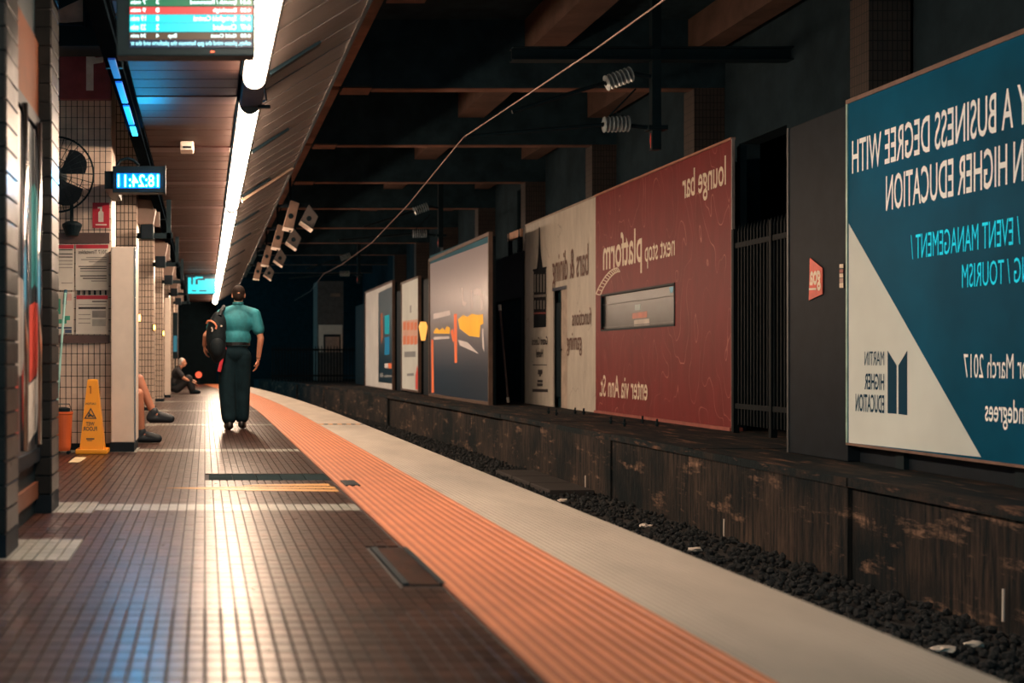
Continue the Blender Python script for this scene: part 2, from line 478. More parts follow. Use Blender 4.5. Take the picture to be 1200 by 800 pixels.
ht = thing('floor_hatch', (0.845, 5.4, 0), 'flush floor hatch with black side rails beside the tactile strip', 'hatch', kind='structure')
MB().box(0.785, 0.905, 4.92, 5.88, -0.008, -0.001).build('lid', mt['floor_tile'], ht)
MB().box(0.760, 0.785, 4.92, 5.88, -0.008, 0.004).build('rail', mt['black'], ht)
MB().box(0.905, 0.93, 4.92, 5.88, -0.008, 0.004).build('rail', mt['black'], ht)

# track bed
ZB = -0.76
solid('track_bed', sweep(MB(), XC1-0.4, 5.0, ZB-0.3, ZB, 0.6, 62), mt['gravel_bed'], 'dark bed of the railway track below the platform', 'track bed', 'structure')
def rock(seed):
    r = random.Random(seed)
    bm = bmesh.new(); bmesh.ops.create_icosphere(bm, subdivisions=1, radius=1.0)
    for v in bm.verts: v.co *= r.uniform(0.7, 1.2)
    vs = [v.co.copy() for v in bm.verts]; fs = [tuple(v.index for v in f.verts) for f in bm.faces]
    bm.free(); return vs, fs
rocks = [rock(s) for s in range(8)]
bal = MB(); rr = random.Random(3)
for i in range(11000):
    y = 4.5 + 40*rr.random()**1.7
    x = rr.uniform(3.15, 4.72) + bend(y)
    s = rr.uniform(0.014, 0.034)
    vs, fs = rocks[i % 8]
    q = Matrix.Rotation(rr.uniform(0, 6.28), 3, 'Z') @ Matrix.Rotation(rr.uniform(0, 6.28), 3, 'X')
    c = Vector((x, y, ZB + rr.uniform(0.0, 0.03)))
    bal.add([q @ v * s + c for v in vs], fs)
solid('ballast', bal, mt['gravel'], 'dark crushed stone ballast between platform and far wall', 'ballast', 'stuff')
for k, xr in enumerate((2.68, 3.74)):
    b = MB()
    sweep(b, xr-0.06, xr+0.06, ZB-0.02, ZB+0.012, 0.6, 60); sweep(b, xr-0.01, xr+0.01, ZB+0.01, ZB+0.07, 0.6, 60); sweep(b, xr-0.033, xr+0.033, ZB+0.065, ZB+0.10, 0.6, 60)
    solid('rail', b, mt['rail'], ('steel rail under the platform edge', 'steel rail nearer the far wall of the track')[k], 'rail', 'structure')

# far ledge: body, wall panels and lip slabs
XL = 4.70
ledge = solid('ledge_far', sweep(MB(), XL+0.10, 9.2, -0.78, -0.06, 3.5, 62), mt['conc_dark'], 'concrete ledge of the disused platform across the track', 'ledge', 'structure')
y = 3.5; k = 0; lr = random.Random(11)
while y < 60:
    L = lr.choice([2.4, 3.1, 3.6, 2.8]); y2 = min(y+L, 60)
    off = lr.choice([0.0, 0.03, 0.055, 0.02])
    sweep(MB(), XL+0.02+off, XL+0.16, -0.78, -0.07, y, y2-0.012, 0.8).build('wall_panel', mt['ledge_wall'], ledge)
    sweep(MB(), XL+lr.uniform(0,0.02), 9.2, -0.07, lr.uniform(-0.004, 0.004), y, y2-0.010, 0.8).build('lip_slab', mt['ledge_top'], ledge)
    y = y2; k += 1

# concrete walls and the slab over everything
XW = 7.64
wall = thing('wall_right', (XW, 20, 0), 'dark shade-tinted concrete wall behind the hoardings', 'wall', kind='structure')
segs = [(2.5, 13.8), (14.7, 16.8), (18.3, 24.6), (25.6, 30.5), (31.3, 62)]
for a, b_ in segs:
    MB().box(XW, XW+0.3, a, b_, 0.0, 5.9).build('panel', mt['conc_wall'], wall)
for a, b_ in ((16.8, 18.3),):
    MB().box(XW, XW+0.3, a, b_, 3.95, 5.9).build('panel', mt['conc_wall'], wall)
for a, b_ in ((24.6, 25.6), (30.5, 31.3)):
    MB().box(XW, XW+0.3, a, b_, 5.0, 5.9).build('panel', mt['conc_wall'], wall)
MB().box(9.2, 9.3, 2.5, 62, -0.1, 5.9).build('back_panel', mt['void'], wall)
solid('ceiling', MB().box(-3.0, 9.3, -3.0, 62.5, 5.86, 6.1), mt['conc_dark'], 'dark shade-tinted concrete slab over the track', 'ceiling', 'structure')
endw = thing('wall_end', (3.0, 62, 0), 'black end of the tunnel beyond the platform', 'wall', kind='structure')
MB().box(-3.0, 9.3, 62, 62.4, -1.1, 5.9).build('panel', mt['void'], endw)
MB().box(-3.0, 0.42, 46.2, 46.5, 0, 5.9).build('panel', M('tunnel_black', (0.0025,0.006,0.008), 0.9, spec=0.05), endw)
solid('wall_left', MB().box(-2.9, -2.6, 4.0, 46.2, 0, 5.9), mt['far_tile'], 'pale tiled back wall behind the columns', 'wall', 'structure')

# cross beams, longitudinal beams
BY = [8.9 + 4.95*k for k in range(11)]
for k, yb in enumerate(BY):
    o = thing('cross_beam', (4.8, yb, 4.86), ['first', 'second', 'third', 'fourth', 'fifth', 'sixth', 'seventh', 'eighth', 'ninth', 'tenth', 'eleventh'][k] +
              ' dark shade-tinted concrete beam across the track counted from the camera', 'beam', 'concrete beams across the track', kind='structure')
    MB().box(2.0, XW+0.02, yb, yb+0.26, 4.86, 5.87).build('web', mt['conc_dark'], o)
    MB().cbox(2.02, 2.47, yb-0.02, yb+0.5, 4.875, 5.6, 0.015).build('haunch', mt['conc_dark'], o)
    MB().box(2.03, 2.46, yb, yb+0.49, 4.858, 4.876).build('haunch_soffit', mt['conc_lit'], o)  # lit underside given as a thin warm-coloured plate, as below
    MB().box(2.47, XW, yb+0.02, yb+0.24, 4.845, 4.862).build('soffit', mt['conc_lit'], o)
def long_beam(name, x0, x1, z0, label):
    o = thing(name, ((x0+x1)/2, 30, z0), label, 'beam', kind='structure')
    ys = [4.0] + BY + [62.0]
    for i in range(len(ys)-1):
        a = ys[i] + (0.26 if i else 0)
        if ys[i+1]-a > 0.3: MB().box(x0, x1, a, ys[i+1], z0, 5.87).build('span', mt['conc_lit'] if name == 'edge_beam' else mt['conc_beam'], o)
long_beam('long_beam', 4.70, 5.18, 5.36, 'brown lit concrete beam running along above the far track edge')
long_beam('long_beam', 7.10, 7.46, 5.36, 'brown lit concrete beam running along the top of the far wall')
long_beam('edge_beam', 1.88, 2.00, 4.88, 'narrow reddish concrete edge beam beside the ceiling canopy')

# tiled pilasters against the far wall
for k, yb in enumerate(BY[1:9]):
    o = thing('pilaster', (7.4, yb+0.2, 0), 'tiled wall pilaster behind the hoardings, %s from the camera' % ['nearest', 'second', 'third', 'fourth', 'fifth', 'sixth', 'seventh', 'eighth'][k],
              'pilaster', 'tiled pilasters of the far wall', kind='structure')
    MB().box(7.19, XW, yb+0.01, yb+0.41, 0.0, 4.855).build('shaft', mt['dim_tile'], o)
    MB().box(7.16, XW, yb-0.02, yb+0.44, 0.0, 0.12).build('plinth', mt['conc_dark'], o)

# steel girder carrying the overhead line
gd = thing('steel_girder', (5.5, 16.7, 4.8), 'black steel girder hung across the far track below the beams', 'girder', kind='structure')
for z0, z1, w in ((4.76, 4.775, 0.10), (4.775, 4.915, 0.012), (4.915, 4.93, 0.10)):
    MB().box(4.0, XW, 16.7-w, 16.7+w, z0, z1).build('flange' if w > 0.05 else 'web', mt['black'], gd)

# ------------------------------------------------------------------ ceiling over the platform
ZC = 2.96
ceil = thing('ceiling_platform', (-0.1, 20, ZC), 'brown slatted metal ceiling over the platform', 'ceiling', kind='structure')
MB().box(-0.60, 0.46, 2.0, Y_END, ZC+0.03, ZC+0.06).build('backing', mt['black'], ceil)
sm = MB().cbox(-0.40, 0.40, -0.145, 0.145, -0.008, 0.012, 0.006).mesh('slat', mt['slat'])
sm2 = MB().cbox(-0.40, 0.40, -0.145, 0.145, -0.016, 0.012, 0.006).mesh('slat', mt['slat_red'])
for k in range(146):
    y = 2.2 + k*0.3
    red = k % 16 in (3, 11)
    o = inst(sm2 if red else sm, 'slat', (-0.145, y, ZC + random.uniform(0, 0.006)), ceil)
for xa, xb in ((-0.575, -0.55), (0.258, 0.275)):
    MB().box(xa, xb, 2.0, Y_END, ZC-0.02, ZC+0.03).build('edge_rail', mt['trim'], ceil)
MB().box(0.275, 0.46, 2.0, Y_END, ZC+0.012, ZC+0.03).build('lamp_trough', mt['canopy'], ceil)

tr = thing('trim_3', (-0.62, 20, 2.9), 'dark cable duct along the edge of the slatted ceiling', 'duct', kind='structure')
MB().box(-0.685, -0.575, 2.0, Y_END, 2.90, 3.06).build('channel', mt['trim'], tr)
for k in range(4):
    MB().box(-0.69, -0.57, 8.9+k*9.6, 8.94+k*9.6, 2.893, 3.06).build('joint_band', mt['black'], tr)
solid('ceiling_left', MB().box(-2.6, -0.60, 2.0, Y_END, 4.30, 4.4), mt['high_ceiling'], 'higher plaster ceiling above the columns', 'ceiling', 'structure')
solid('fascia_left', MB().box(-0.62, -0.585, 2.0, Y_END, 3.06, 4.31), mt['conc_wall'], 'upright fascia between the slatted ceiling and the higher ceiling', 'fascia', 'structure')

# slanted canopy
CA, CB = Vector((0.465, 0, ZC)), Vector((1.127, 0, 3.364))
dirc = (CB-CA).normalized(); nrm = Vector((-dirc.z, 0, dirc.x))
def cpt(t, h, y): p = CA + (CB-CA)*t + nrm*h; return (p.x, y, p.z)
cano = thing('ceiling_canopy', (0.85, 20, 3.2), 'slanted grey panelled canopy rising from the lamps towards the track', 'canopy', kind='structure')
b = MB(); L = 0.592
b.extr([cpt(0,0,0), cpt(1,0,0), cpt(1,0.03,0), cpt(0,0.03,0)], (0, L, 0))
b.extr([cpt(0.0,-0.007,L-0.03), cpt(1.0,-0.007,L-0.03), cpt(1.0,0.002,L-0.03), cpt(0.0,0.002,L-0.03)], (0, 0.026, 0))
pm = b.mesh('panel', mt['canopy'])
for k in range(73):
    inst(pm, 'panel', (0, 2.2 + 0.6*k, random.uniform(-0.003, 0.003)), cano)
for k in range(10):
    y = 5.8 + 3.5*k
    MB().extr([cpt(0.0,-0.03,y), cpt(0.56,-0.022,y), cpt(0.56,0.0,y), cpt(0.0,0.0,y)], (0, 0.10, 0)).build('air_slot', mt['black'], cano)
MB().extr([cpt(0,-0.05,16.6), cpt(1.02,-0.03,16.6), cpt(1.02,0,16.6), cpt(0,0,16.6)], (0, 0.14, 0)).build('joint_strip', M('joint_strip_paint', (0.36,0.24,0.17), 0.5), cano)
MB().extr([cpt(1.0,-0.012,0), cpt(1.02,-0.012,0), cpt(1.02,0.08,0), cpt(1.0,0.08,0)], (0, Y_END, 0)).build('edge_trim', mt['steel'], cano)
MB().box(1.135, 1.165, 2.0, Y_END, 3.355, 3.50).build('edge_channel', mt['black'], cano)
for k in range(14):
    MB().box(1.13, 1.165, 4.0+3*k, 4.05+3*k, 3.5, 5.87).build('hanger', mt['black'], cano)

# fluorescent lamps
def lamp(y0, y1, label):
    o = thing('ceiling_lamp', (0.36, (y0+y1)/2, 2.82), label, 'lamp', 'linear lamps of the platform ceiling')
    prof = [(0.285, ZC-0.03)] + [(0.362 - 0.077*math.cos(a), ZC-0.045-0.075*math.sin(a)) for a in [math.pi*i/10 for i in range(11)]] + [(0.439, ZC-0.03)]
    d = MB().extr([(x, y0+0.02, z) for x, z in prof], (0, y1-y0-0.04, 0)).build('diffuser', mt['lamp'], o)
    MB().box(0.275, 0.45, y0, y1, ZC-0.032, ZC+0.012).build('housing', mt['lamp_case'], o)
    cap = [(0.362 - 0.085*math.cos(a), ZC-0.045-0.083*math.sin(a)) for a in [math.pi*i/10 for i in range(11)]]
    for ya in (y0, y1-0.025):
        MB().extr([(x, ya, z) for x, z in [(0.277, ZC-0.03)] + cap + [(0.447, ZC-0.03)]], (0, 0.025, 0)).build('end_cap', mt['lamp_case'], o)
lamp(4.3, 9.35, 'nearest bright linear ceiling lamp beside the departures screen')
lamp(10.25, 17.05, 'second bright linear ceiling lamp from the camera')
lamp(17.2, 28.3, 'third bright linear ceiling lamp, above the walking man')
lamp(28.5, 45.2, 'farthest bright linear ceiling lamp beside the small cyan screen')
lb = thing('lamp_bracket', (0.45, 9.8, 2.8), 'dark joint box between the nearest two ceiling lamps', 'bracket')
MB().cbox(0.28, 0.45, 9.42, 10.2, 2.88, ZC+0.01, 0.01).build('box', mt['dark'], lb)
MB().tube([(0.44, 9.5, 2.9), (0.47, 9.75, 2.84), (0.46, 10.1, 2.90)], 0.008).build('cable', mt['black'], lb)
MB().box(0.42, 0.52, 10.15, 10.19, 2.86, 2.885).build('arm', mt['black'], lb)

# ------------------------------------------------------------------ lettering (the whole place reads mirrored)
def text_mesh(s, bold=0.0):
    cu = bpy.data.curves.new('lettering', 'FONT'); cu.body = s; cu.offset = bold; cu.resolution_u = 3; cu.extrude = 0.0
    o = bpy.data.objects.new('lettering', cu); COL.objects.link(o)
    dg = bpy.context.evaluated_depsgraph_get()
    me = bpy.data.meshes.new_from_object(o.evaluated_get(dg))
    bpy.data.objects.remove(o); bpy.data.curves.remove(cu)
    return me

def lettering(s, start, U, V, N, W, H, mat, parent, bold=0.0, proud=0.004, name='lettering', fit=None):
    """text running from `start` along U (its reading direction), up V, fitted to W x H; N points at the reader"""
    me = text_mesh(s, bold)
    xs = [v.co.x for v in me.vertices]; ys = [v.co.y for v in me.vertices]
    x0, x1, y0, y1 = min(xs), max(xs), min(ys), max(ys)
    if fit:          # vertical limits taken from other characters (cap height)
        m2 = text_mesh(fit, bold); yy = [v.co.y for v in m2.vertices]; fy0, fy1 = min(yy), max(yy); bpy.data.meshes.remove(m2)
    else: fy0, fy1 = y0, y1
    U, V, N = Vector(U), Vector(V), Vector(N); org = world_loc(parent)
    for v in me.vertices:
        a = (v.co.x-x0)/(x1-x0)*W; b = (v.co.y-fy0)/(fy1-fy0)*H
        v.co = Vector(start) + U*a + V*b + N*proud - org
    bm = bmesh.new(); bm.from_mesh(me); bmesh.ops.remove_doubles(bm, verts=bm.verts, dist=1e-5); bm.normal_update()
    for f_ in bm.faces:
        if f_.normal.dot(N) < 0: f_.normal_flip()
    bm.to_mesh(me); bm.free(); me.polygons.foreach_set('use_smooth', [False]*len(me.polygons))
    me.materials.clear(); me.materials.append(mat); me.name = name
    o = bpy.data.objects.new(name, me); COL.objects.link(o); o.parent = parent
    return o

def facing(s, pxl, pxr, pyt, pyb, y, mat, parent, **k):
    """mirrored lettering on a face turned to the camera: starts at the right"""
    a = at(pxr, pyb, y); c = at(pxl, pyt, y)
    return lettering(s, a, (-1,0,0), (0,0,1), (0,-1,0), a.x-c.x, c.z-a.z, mat, parent, **k)

def onwall(s, pxl, pxr, rt, rb, X, mat, parent, **k):
    """mirrored lettering on a plane x = X: starts at the near (right) end; rt, rb = heights over X"""
    y0 = X*F/(pxr-U0); y1 = X*F/(pxl-U0)
    return lettering(s, (X, y0, EYE + rb*X), (0,1,0), (0,0,1), (-1,0,0), y1-y0, (rt-rb)*X, mat, parent, **k)

def wallpoly(pts, X, mat, parent, name, proud=0.003, th=0.002):
    return MB().extr([onx(px, py, X) + Vector((-proud,0,0)) for px, py in pts], (th, 0, 0)).build(name, mat, parent)

def facerect(pxl, pxr, pyt, pyb, y, mat, parent, name, th=0.006):
    a = at(pxl, pyb, y); c = at(pxr, pyt, y)
    return MB().box(a.x, c.x, y-th, y, a.z, c.z).build(name, mat, parent)

# ------------------------------------------------------------------ near tiled pillars with the glazed display case
def tiled_pillar(x0, x1, y0, y1, z1, label):
    o = thing('tiled_pillar', ((x0+x1)/2, (y0+y1)/2, 0), label, 'pillar', 'near tiled pillars', kind='structure')
    MB().box(x0+0.012, x1-0.012, y0+0.012, y1-0.012, 0, z1).build('core', mt['dark_grout'], o)
    n = int(z1/0.105)
    side = MB().cbox(-0.012, 0, y0+0.012, y1-0.004, 0.005, 0.101, 0.003).mesh('tile', mt['pillar_tile'], (0, 0, 0))
    wf = (x1-x0-0.012)/2
    front = MB().cbox(0.003, wf-0.003, 0, 0.012, 0.005, 0.101, 0.003).mesh('tile', mt['pillar_tile'])
    base = (1, 2)
    for k in range(n):
        z = k*0.105
        if k == 0: continue
        inst(side, 'tile', (x1, 0, z), o)
        inst(front, 'tile', (x1-wf-0.002, y0, z), o)
        inst(front, 'tile', (x1-2*wf-0.004, y0, z), o)
    MB().box(x0, x1, y0, y1, 0.0, 0.10).build('kick_plinth', mt['dark'], o)
tiled_pillar(-1.32, -0.862, 5.56, 5.92, 4.29, 'nearest grey tiled pillar at the left edge of the picture')
tiled_pillar(-1.32, -0.862, 7.20, 7.56, 4.29, 'second grey tiled pillar, beyond the glazed display case')

dc = thing('display_case', (-1.1, 6.56, 0), 'tall dark glazed display case with polished bars between the two near pillars', 'display case')
XA = -0.935
MB().box(-1.30, XA-0.02, 5.92, 7.20, 0.0, 4.0).build('body', mt['black'], dc)
MB().box(XA-0.02, XA, 5.925, 7.195, 2.22, 2.64).build('fascia', M('orange_fascia', (0.085,0.024,0.007), 0.6, var=0.15, spec=0.05), dc)
MB().box(XA-0.02, XA, 5.925, 7.195, 0.09, 0.18).build('kick_strip', M('orange_kick_strip', (0.14,0.045,0.02), 0.5), dc)
pr = MB().box(XA-0.015, XA-0.006, 5.95, 7.17, 0.36, 2.16).build('poster', M('poster_navy', (0.035,0.045,0.055), 0.35, var=0.5, scale=2, stretch=(1,3,0.6)), dc)
rp = M('poster_red', (0.55,0.07,0.05), 0.4, var=0.3); wp = M('poster_white', (0.62,0.58,0.54), 0.4, var=0.2); tp = M('poster_teal', (0.05,0.30,0.33), 0.4)
def case_print(ya, yb, za, zb, m, skew=0.0):
    MB().extr([(XA-0.006, ya, za), (XA-0.006, yb, za+skew), (XA-0.006, yb, zb+skew), (XA-0.006, ya, zb)], (0.002, 0, 0)).build('print', m, pr)
for (ya, yb, za, zb, m) in ((6.25,6.45,0.42,0.75,rp),(6.32,6.55,0.75,1.25,wp),(6.62,6.80,0.45,0.95,rp),(6.83,7.10,0.42,0.72,wp),(6.86,7.12,0.74,1.15,rp),
                            (6.05,6.16,0.8,1.5,tp),(6.58,6.64,1.0,1.7,wp),(6.95,7.08,1.25,1.8,tp),(6.28,6.36,1.3,1.9,rp)):
    case_print(ya, yb, za, zb, m, 0.04)
for yy in (6.0, 6.47, 7.02):
    MB().tube([(XA+0.022, yy, 0.40), (XA+0.022, yy, 2.16)], 0.020, 14).build('polished_bar', mt['chrome'], dc, smooth=True)
for z0, z1 in ((0.30, 0.37), (2.14, 2.21)):
    MB().box(XA-0.02, XA+0.012, 5.925, 7.195, z0, z1).build('frame_rail', mt['dark'], dc)

# ------------------------------------------------------------------ tiled columns along the platform
def column(y, xr, label, near=False):
    o = thing('tiled_column', (xr-0.27, y+0.3, 0), label, 'column', 'tiled columns along the platform', kind='structure')
    x0 = xr - 0.545
    MB().box(x0+0.004, xr-0.004, y+0.008, y+0.60, 0.0, 4.3).build('core', mt['dark_grout'] if near else mt['far_tile'], o)
    MB().box(x0-0.012, xr+0.012, y-0.012, y+0.61, 0.0, 0.06).build('plinth', mt['dark'], o)
    if near:
        tm = MB().cbox(-TP/2+0.003, TP/2-0.003, 0, 0.010, 0.003, TQ-0.003, 0.002).mesh('tile', mt['wall_tile'])
        nc = 10
        for j in range(28):
            for i in range(nc):
                inst(tm, 'tile', (xr - (i+0.5)*(0.545/nc), y-0.001, 0.06 + j*TQ), o)
        b = MB()
        for j in range(28, 39):
            for i in range(nc):
                xx = xr-(i+0.5)*(0.545/nc); b.box(xx-TP/2+0.003, xx+TP/2-0.003, y, y+0.01, 0.06+j*TQ+0.003, 0.06+(j+1)*TQ-0.003)
        for j in range(39):
            for i in range(11):
                yy = y+0.012+i*TP; b.box(xr-0.006, xr+0.002, yy+0.003, yy+TP-0.003, 0.06+j*TQ+0.003, 0.06+(j+1)*TQ-0.003)
        tag(b.build('tile_field', mt['wall_tile'], o), kind='stuff')
    return o
words = ['nearest pale tiled column, carrying the fan and notices', 'second pale tiled column, behind the white partition', 'third pale tiled column along the platform',
         'fourth pale tiled column along the platform', 'fifth pale tiled column along the platform', 'sixth pale tiled column along the platform', 'seventh pale tiled column, at the far end']
YC = [12.3, 16.9, 21.9, 26.7, 31.5, 36.3, 41.1]
for k, y in enumerate(YC):
    column(y, -0.90 if k < 2 else -0.87, words[k], near=(k == 0))
amber = emissive('amber_glint_lit', (1.0, 0.50, 0.10), 9.0)  # added glowing bits standing for warm reflections in the glazed tiles
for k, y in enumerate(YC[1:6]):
    o = thing('amber_glint', (-0.86, y+0.02, 1.42), 'tiny added amber glow, standing for a reflection, on the %s tiled column' % ['second', 'third', 'fourth', 'fifth', 'sixth'][k], 'lamp', 'amber reflection glows on the columns')
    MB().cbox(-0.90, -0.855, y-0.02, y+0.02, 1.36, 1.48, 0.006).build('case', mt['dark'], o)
    MB().lathe([(0.012,-0.045),(0.016,-0.02),(0.016,0.02),(0.012,0.045)], (-0.862, y-0.025, 1.42), 8).build('glint_glow', amber, o)
# bulkheads between columns and ceiling, seen above the clock
bh = M('bulkhead_paint', (0.17,0.12,0.10), 0.6, var=0.12)
for k, (y, z0) in enumerate(((17.6, 2.70), (22.6, 2.62), (27.4, 2.60), (32.2, 2.58), (37.0, 2.55))):
    o = thing('bulkhead', (-1.0, y, z0), 'brown bulkhead panel above the %s column' % ['second', 'third', 'fourth', 'fifth', 'sixth'][k], 'bulkhead', 'bulkheads over the columns', kind='structure')
    MB().box(-1.45, -0.62, y, y+0.12, z0, 4.3).build('panel', bh, o)
    MB().box(-1.45, -0.62, y-0.03, y, z0+1.14, z0+1.22).build('ledge_strip', mt['slat_red'], o)
    MB().extr([(-0.98, y-0.35, z0), (-0.70, y-0.35, z0), (-0.64, y-0.35, z0+0.30), (-0.98, y-0.35, z0+0.35)], (0, 0.3, 0)).build('cowl', bh, o)
for k, y in enumerate((16.6, 21.6, 26.4, 31.2, 36.0)):
    z = 2.42
    o = thing('loudspeaker', (-0.75, y, z), 'black loudspeaker box on a bracket by the %s tiled column' % ['second', 'third', 'fourth', 'fifth', 'sixth'][k], 'loudspeaker', 'loudspeakers by the columns')
    MB().cbox(-0.83, -0.66, y-0.12, y+0.10, z, z+0.19, 0.012).build('cabinet', mt['black'], o)
    MB().box(-0.89, -0.42, y+0.10, y+0.13, z+0.03, z+0.10).build('bracket', mt['black'], o)
    MB().box(-0.50, -0.44, y+0.10, y+0.13, z+0.03, 2.97).build('hanger', mt['black'], o)
    MB().box(-0.81, -0.68, y-0.125, y-0.12, z+0.02, z+0.17).build('grille', mt['dark'], o)

# things on and by the nearest column
YF = 12.295
sg = thing('platform_number_sign', at(100, 117, 12.2), 'dark red platform sign with a grey number one above the fan', 'sign')
a = at(70, 117, 12.25); c = at(130.5, 55, 12.25)
MB().cbox(a.x, c.x, 12.21, 12.29, a.z, c.z, 0.006).build('panel', M('sign_maroon', (0.26,0.055,0.07), 0.5), sg)
grey = M('grey_lettering', (0.8,0.8,0.8), 0.5)
num = MB()
q = lambda px, py: at(px, py, 12.205)
num.extr([q(101,60), q(109.5,60), q(109.5,66), q(113,67.5), q(121,66.5), q(121,73), q(109.5,75), q(109.5,106), q(101,106)], (0, 0.004, 0))
num.build('numeral', grey, sg)
MB().box(a.x-0.02, a.x, 12.20, 12.29, a.z, c.z+0.06).build('side_rail', mt['black'], sg)
hs = thing('equipment_housing', at(95, 55, 11.2), 'black equipment housing with a tan face above the number sign', 'housing')
a = at(63, 54, 11.3); c = at(124, -12, 11.3)
MB().cbox(a.x, c.x, 11.3, 11.7, a.z, c.z, 0.01).build('box', mt['black'], hs)
MB().extr([at(67,12,11.29), at(97,-2,11.29), at(97,25,11.29), at(68,27,11.29)], (0, 0.01, 0)).build('face_plate', M('tan_plate', (0.50,0.33,0.26), 0.5), hs)
MB().tube([at(66,28,11.25), at(96,29,11.25), at(100,33,11.25), at(100,-5,11.25)], 0.012).build('pipe', mt['dark'], hs)
MB().box(at(99,0,11.4).x, at(103,0,11.4).x, 11.4, 11.5, c.z, 4.3).build('hanger', mt['dark'], hs)

fc = at(66, 205, 12.0); fr = 44/F*12.0
fan = thing('wall_fan', (fc.x, 12.0, fc.z-0.6), 'black caged wall fan on the nearest tiled column', 'fan')
b = MB()
for r_ in (1.0, 0.72, 0.42):
    b.tube([(fc.x + fr*r_*math.cos(t), 11.93+0.04*r_, fc.z + fr*r_*math.sin(t)) for t in [2*math.pi*i/36 for i in range(37)]], 0.010 if r_ == 1.0 else 0.004, 6)
for k in range(28):
    t = 2*math.pi*k/28
    b.tube([(fc.x+0.05*math.cos(t), 11.90, fc.z+0.05*math.sin(t)), (fc.x+fr*0.6*math.cos(t), 11.90, fc.z+fr*0.6*math.sin(t)), (fc.x+fr*math.cos(t), 11.97, fc.z+fr*math.sin(t))], 0.003, 4)
b.build('guard', mt['black'], fan)
for k in range(4):
    t0 = math.pi/2*k + 0.3; pts = []
    for i in range(8):
        f = i/7; ang = t0 + 0.75*math.sin(f*math.pi)*0.8
        pts.append((f, ang))
    poly = [(fc.x+0.03*math.cos(t0), 12.0, fc.z+0.03*math.sin(t0))]
    for i in range(7):
        tt = t0 - 0.25 + 1.05*i/6; rr_ = fr*0.9*(0.86+0.14*math.sin(math.pi*i/6))
        poly.append((fc.x+rr_*math.cos(tt), 11.98+0.05*i/6, fc.z+rr_*math.sin(tt)))
    MB().extr(poly, (0, 0.006, 0)).build('blade', mt['dark'], fan)
MB().lathe([(0.03,-0.09),(0.055,-0.08),(0.06,0.0),(0.085,0.05),(0.085,0.17),(0.05,0.21)], (fc.x, 12.0, fc.z), 16, 'y').build('motor', mt['black'], fan, smooth=True)
st = at(84, 262, 12.15)
MB().tube([(fc.x+0.02, 12.12, fc.z), (st.x, 12.14, fc.z-0.2), (st.x, 12.16, st.z)], 0.018, 8).build('arm', mt['black'], fan)
MB().lathe([(0.06,-0.09),(0.095,0.0),(0.095,0.02),(0.05,0.045)], (st.x, 12.19, st.z-0.02), 16).build('wall_mount', mt['black'], fan)

fs = thing('fire_extinguisher_sign', at(118, 267, YF), 'small red fire extinguisher sign on the nearest tiled column', 'sign')
redm = M('sign_red', (0.50,0.022,0.045), 0.45); whm = M('sign_white', (0.72,0.66,0.60), 0.5)
facerect(108.5, 128, 237.5, 267, YF-0.002, redm, fs, 'plate')
ext = MB(); YS = YF-0.012
e = lambda px, py: at(px, py, YS)
ext.extr([e(115.2,248.5), e(117.0,247), e(119.5,247), e(121.3,248.5), e(121.3,260), e(115.2,260)], (0, 0.003, 0))
ext.extr([e(117.2,243.5), e(119.6,243.5), e(119.6,247.2), e(117.2,247.2)], (0, 0.003, 0)); ext.extr([e(114.5,242.5), e(119.6,242), e(119.6,244), e(114.5,244.3)], (0, 0.003, 0))
ext.build('pictogram', whm, fs)
facerect(112, 125, 262.5, 264, YF-0.008, whm, fs, 'caption_bar', 0.002)

def notice(pxl, pxr, pyt, pyb, label, head=None, rows=(), red=True, title=None):
    o = thing('notice', at((pxl+pxr)/2, pyb, YF-0.03), label, 'notice', 'notices on the nearest column')
    facerect(pxl, pxr, pyt, pyb, YF-0.02, paper, o, 'sheet')
    if red: facerect(pxl+0.6, pxr-0.6, pyt+0.6, pyt+5.0, YF-0.027, redm, o, 'heading_band', 0.002)
    for (l, r, t, bb, m) in rows: facerect(l, r, t, bb, YF-0.027, m, o, 'text_line', 0.002)
    if title: facing(title[0], title[1], title[2], title[3], title[4], YF-0.027, ink, o, bold=0.01)
    return o
paper = M('notice_paper', (0.66,0.62,0.55), 0.5, var=0.06); ink = M('notice_ink', (0.06,0.055,0.055), 0.6); greyink = M('notice_grey_ink', (0.30,0.28,0.26), 0.6)
greenp = M('map_green', (0.06,0.38,0.26), 0.5); navy = M('map_navy', (0.05,0.08,0.15), 0.5); pinkp = M('map_pink', (0.62,0.40,0.36), 0.5)
nb = thing('notice_board', at(100, 402, YF), 'brown steel notice rails on the nearest tiled column', 'notice rail')
rl = M('brown_rail', (0.10,0.055,0.048), 0.4)
facerect(66, 128.5, 273, 285.5, YF-0.002, rl, nb, 'rail', 0.03); facerect(66, 128.5, 392.5, 402, YF-0.002, rl, nb, 'rail', 0.03)
L2 = [(101,125,301,302.2,greyink),(95,125,303.5,304.7,greyink),(104,125,306,307.2,greyink),(92,125,311.5,312.7,ink),(94,125,314,315.2,ink),(94,125,317,318.2,greyink),(94,125,322.5,323.7,ink),(97,125,325.5,326.7,ink),(107,125,328.5,329.7,greyink)]
notice(88.5, 127.5, 286, 340, 'larger white timetable notice with a red heading on the tiled column', rows=L2, title=('2017 Timetables', 92, 125, 292.8, 297.5))
notice(67, 87, 286.2, 340, 'narrow white notice with a red heading left of the timetable notice', rows=[(69,85,292,293.3,ink),(69,85,297,298.2,ink),(69,85,300.5,301.7,ink),(69,85,305,306,greyink),(69,85,309,310,greyink),(69,85,313,314,greyink),(72,85,331,332,greyink)])
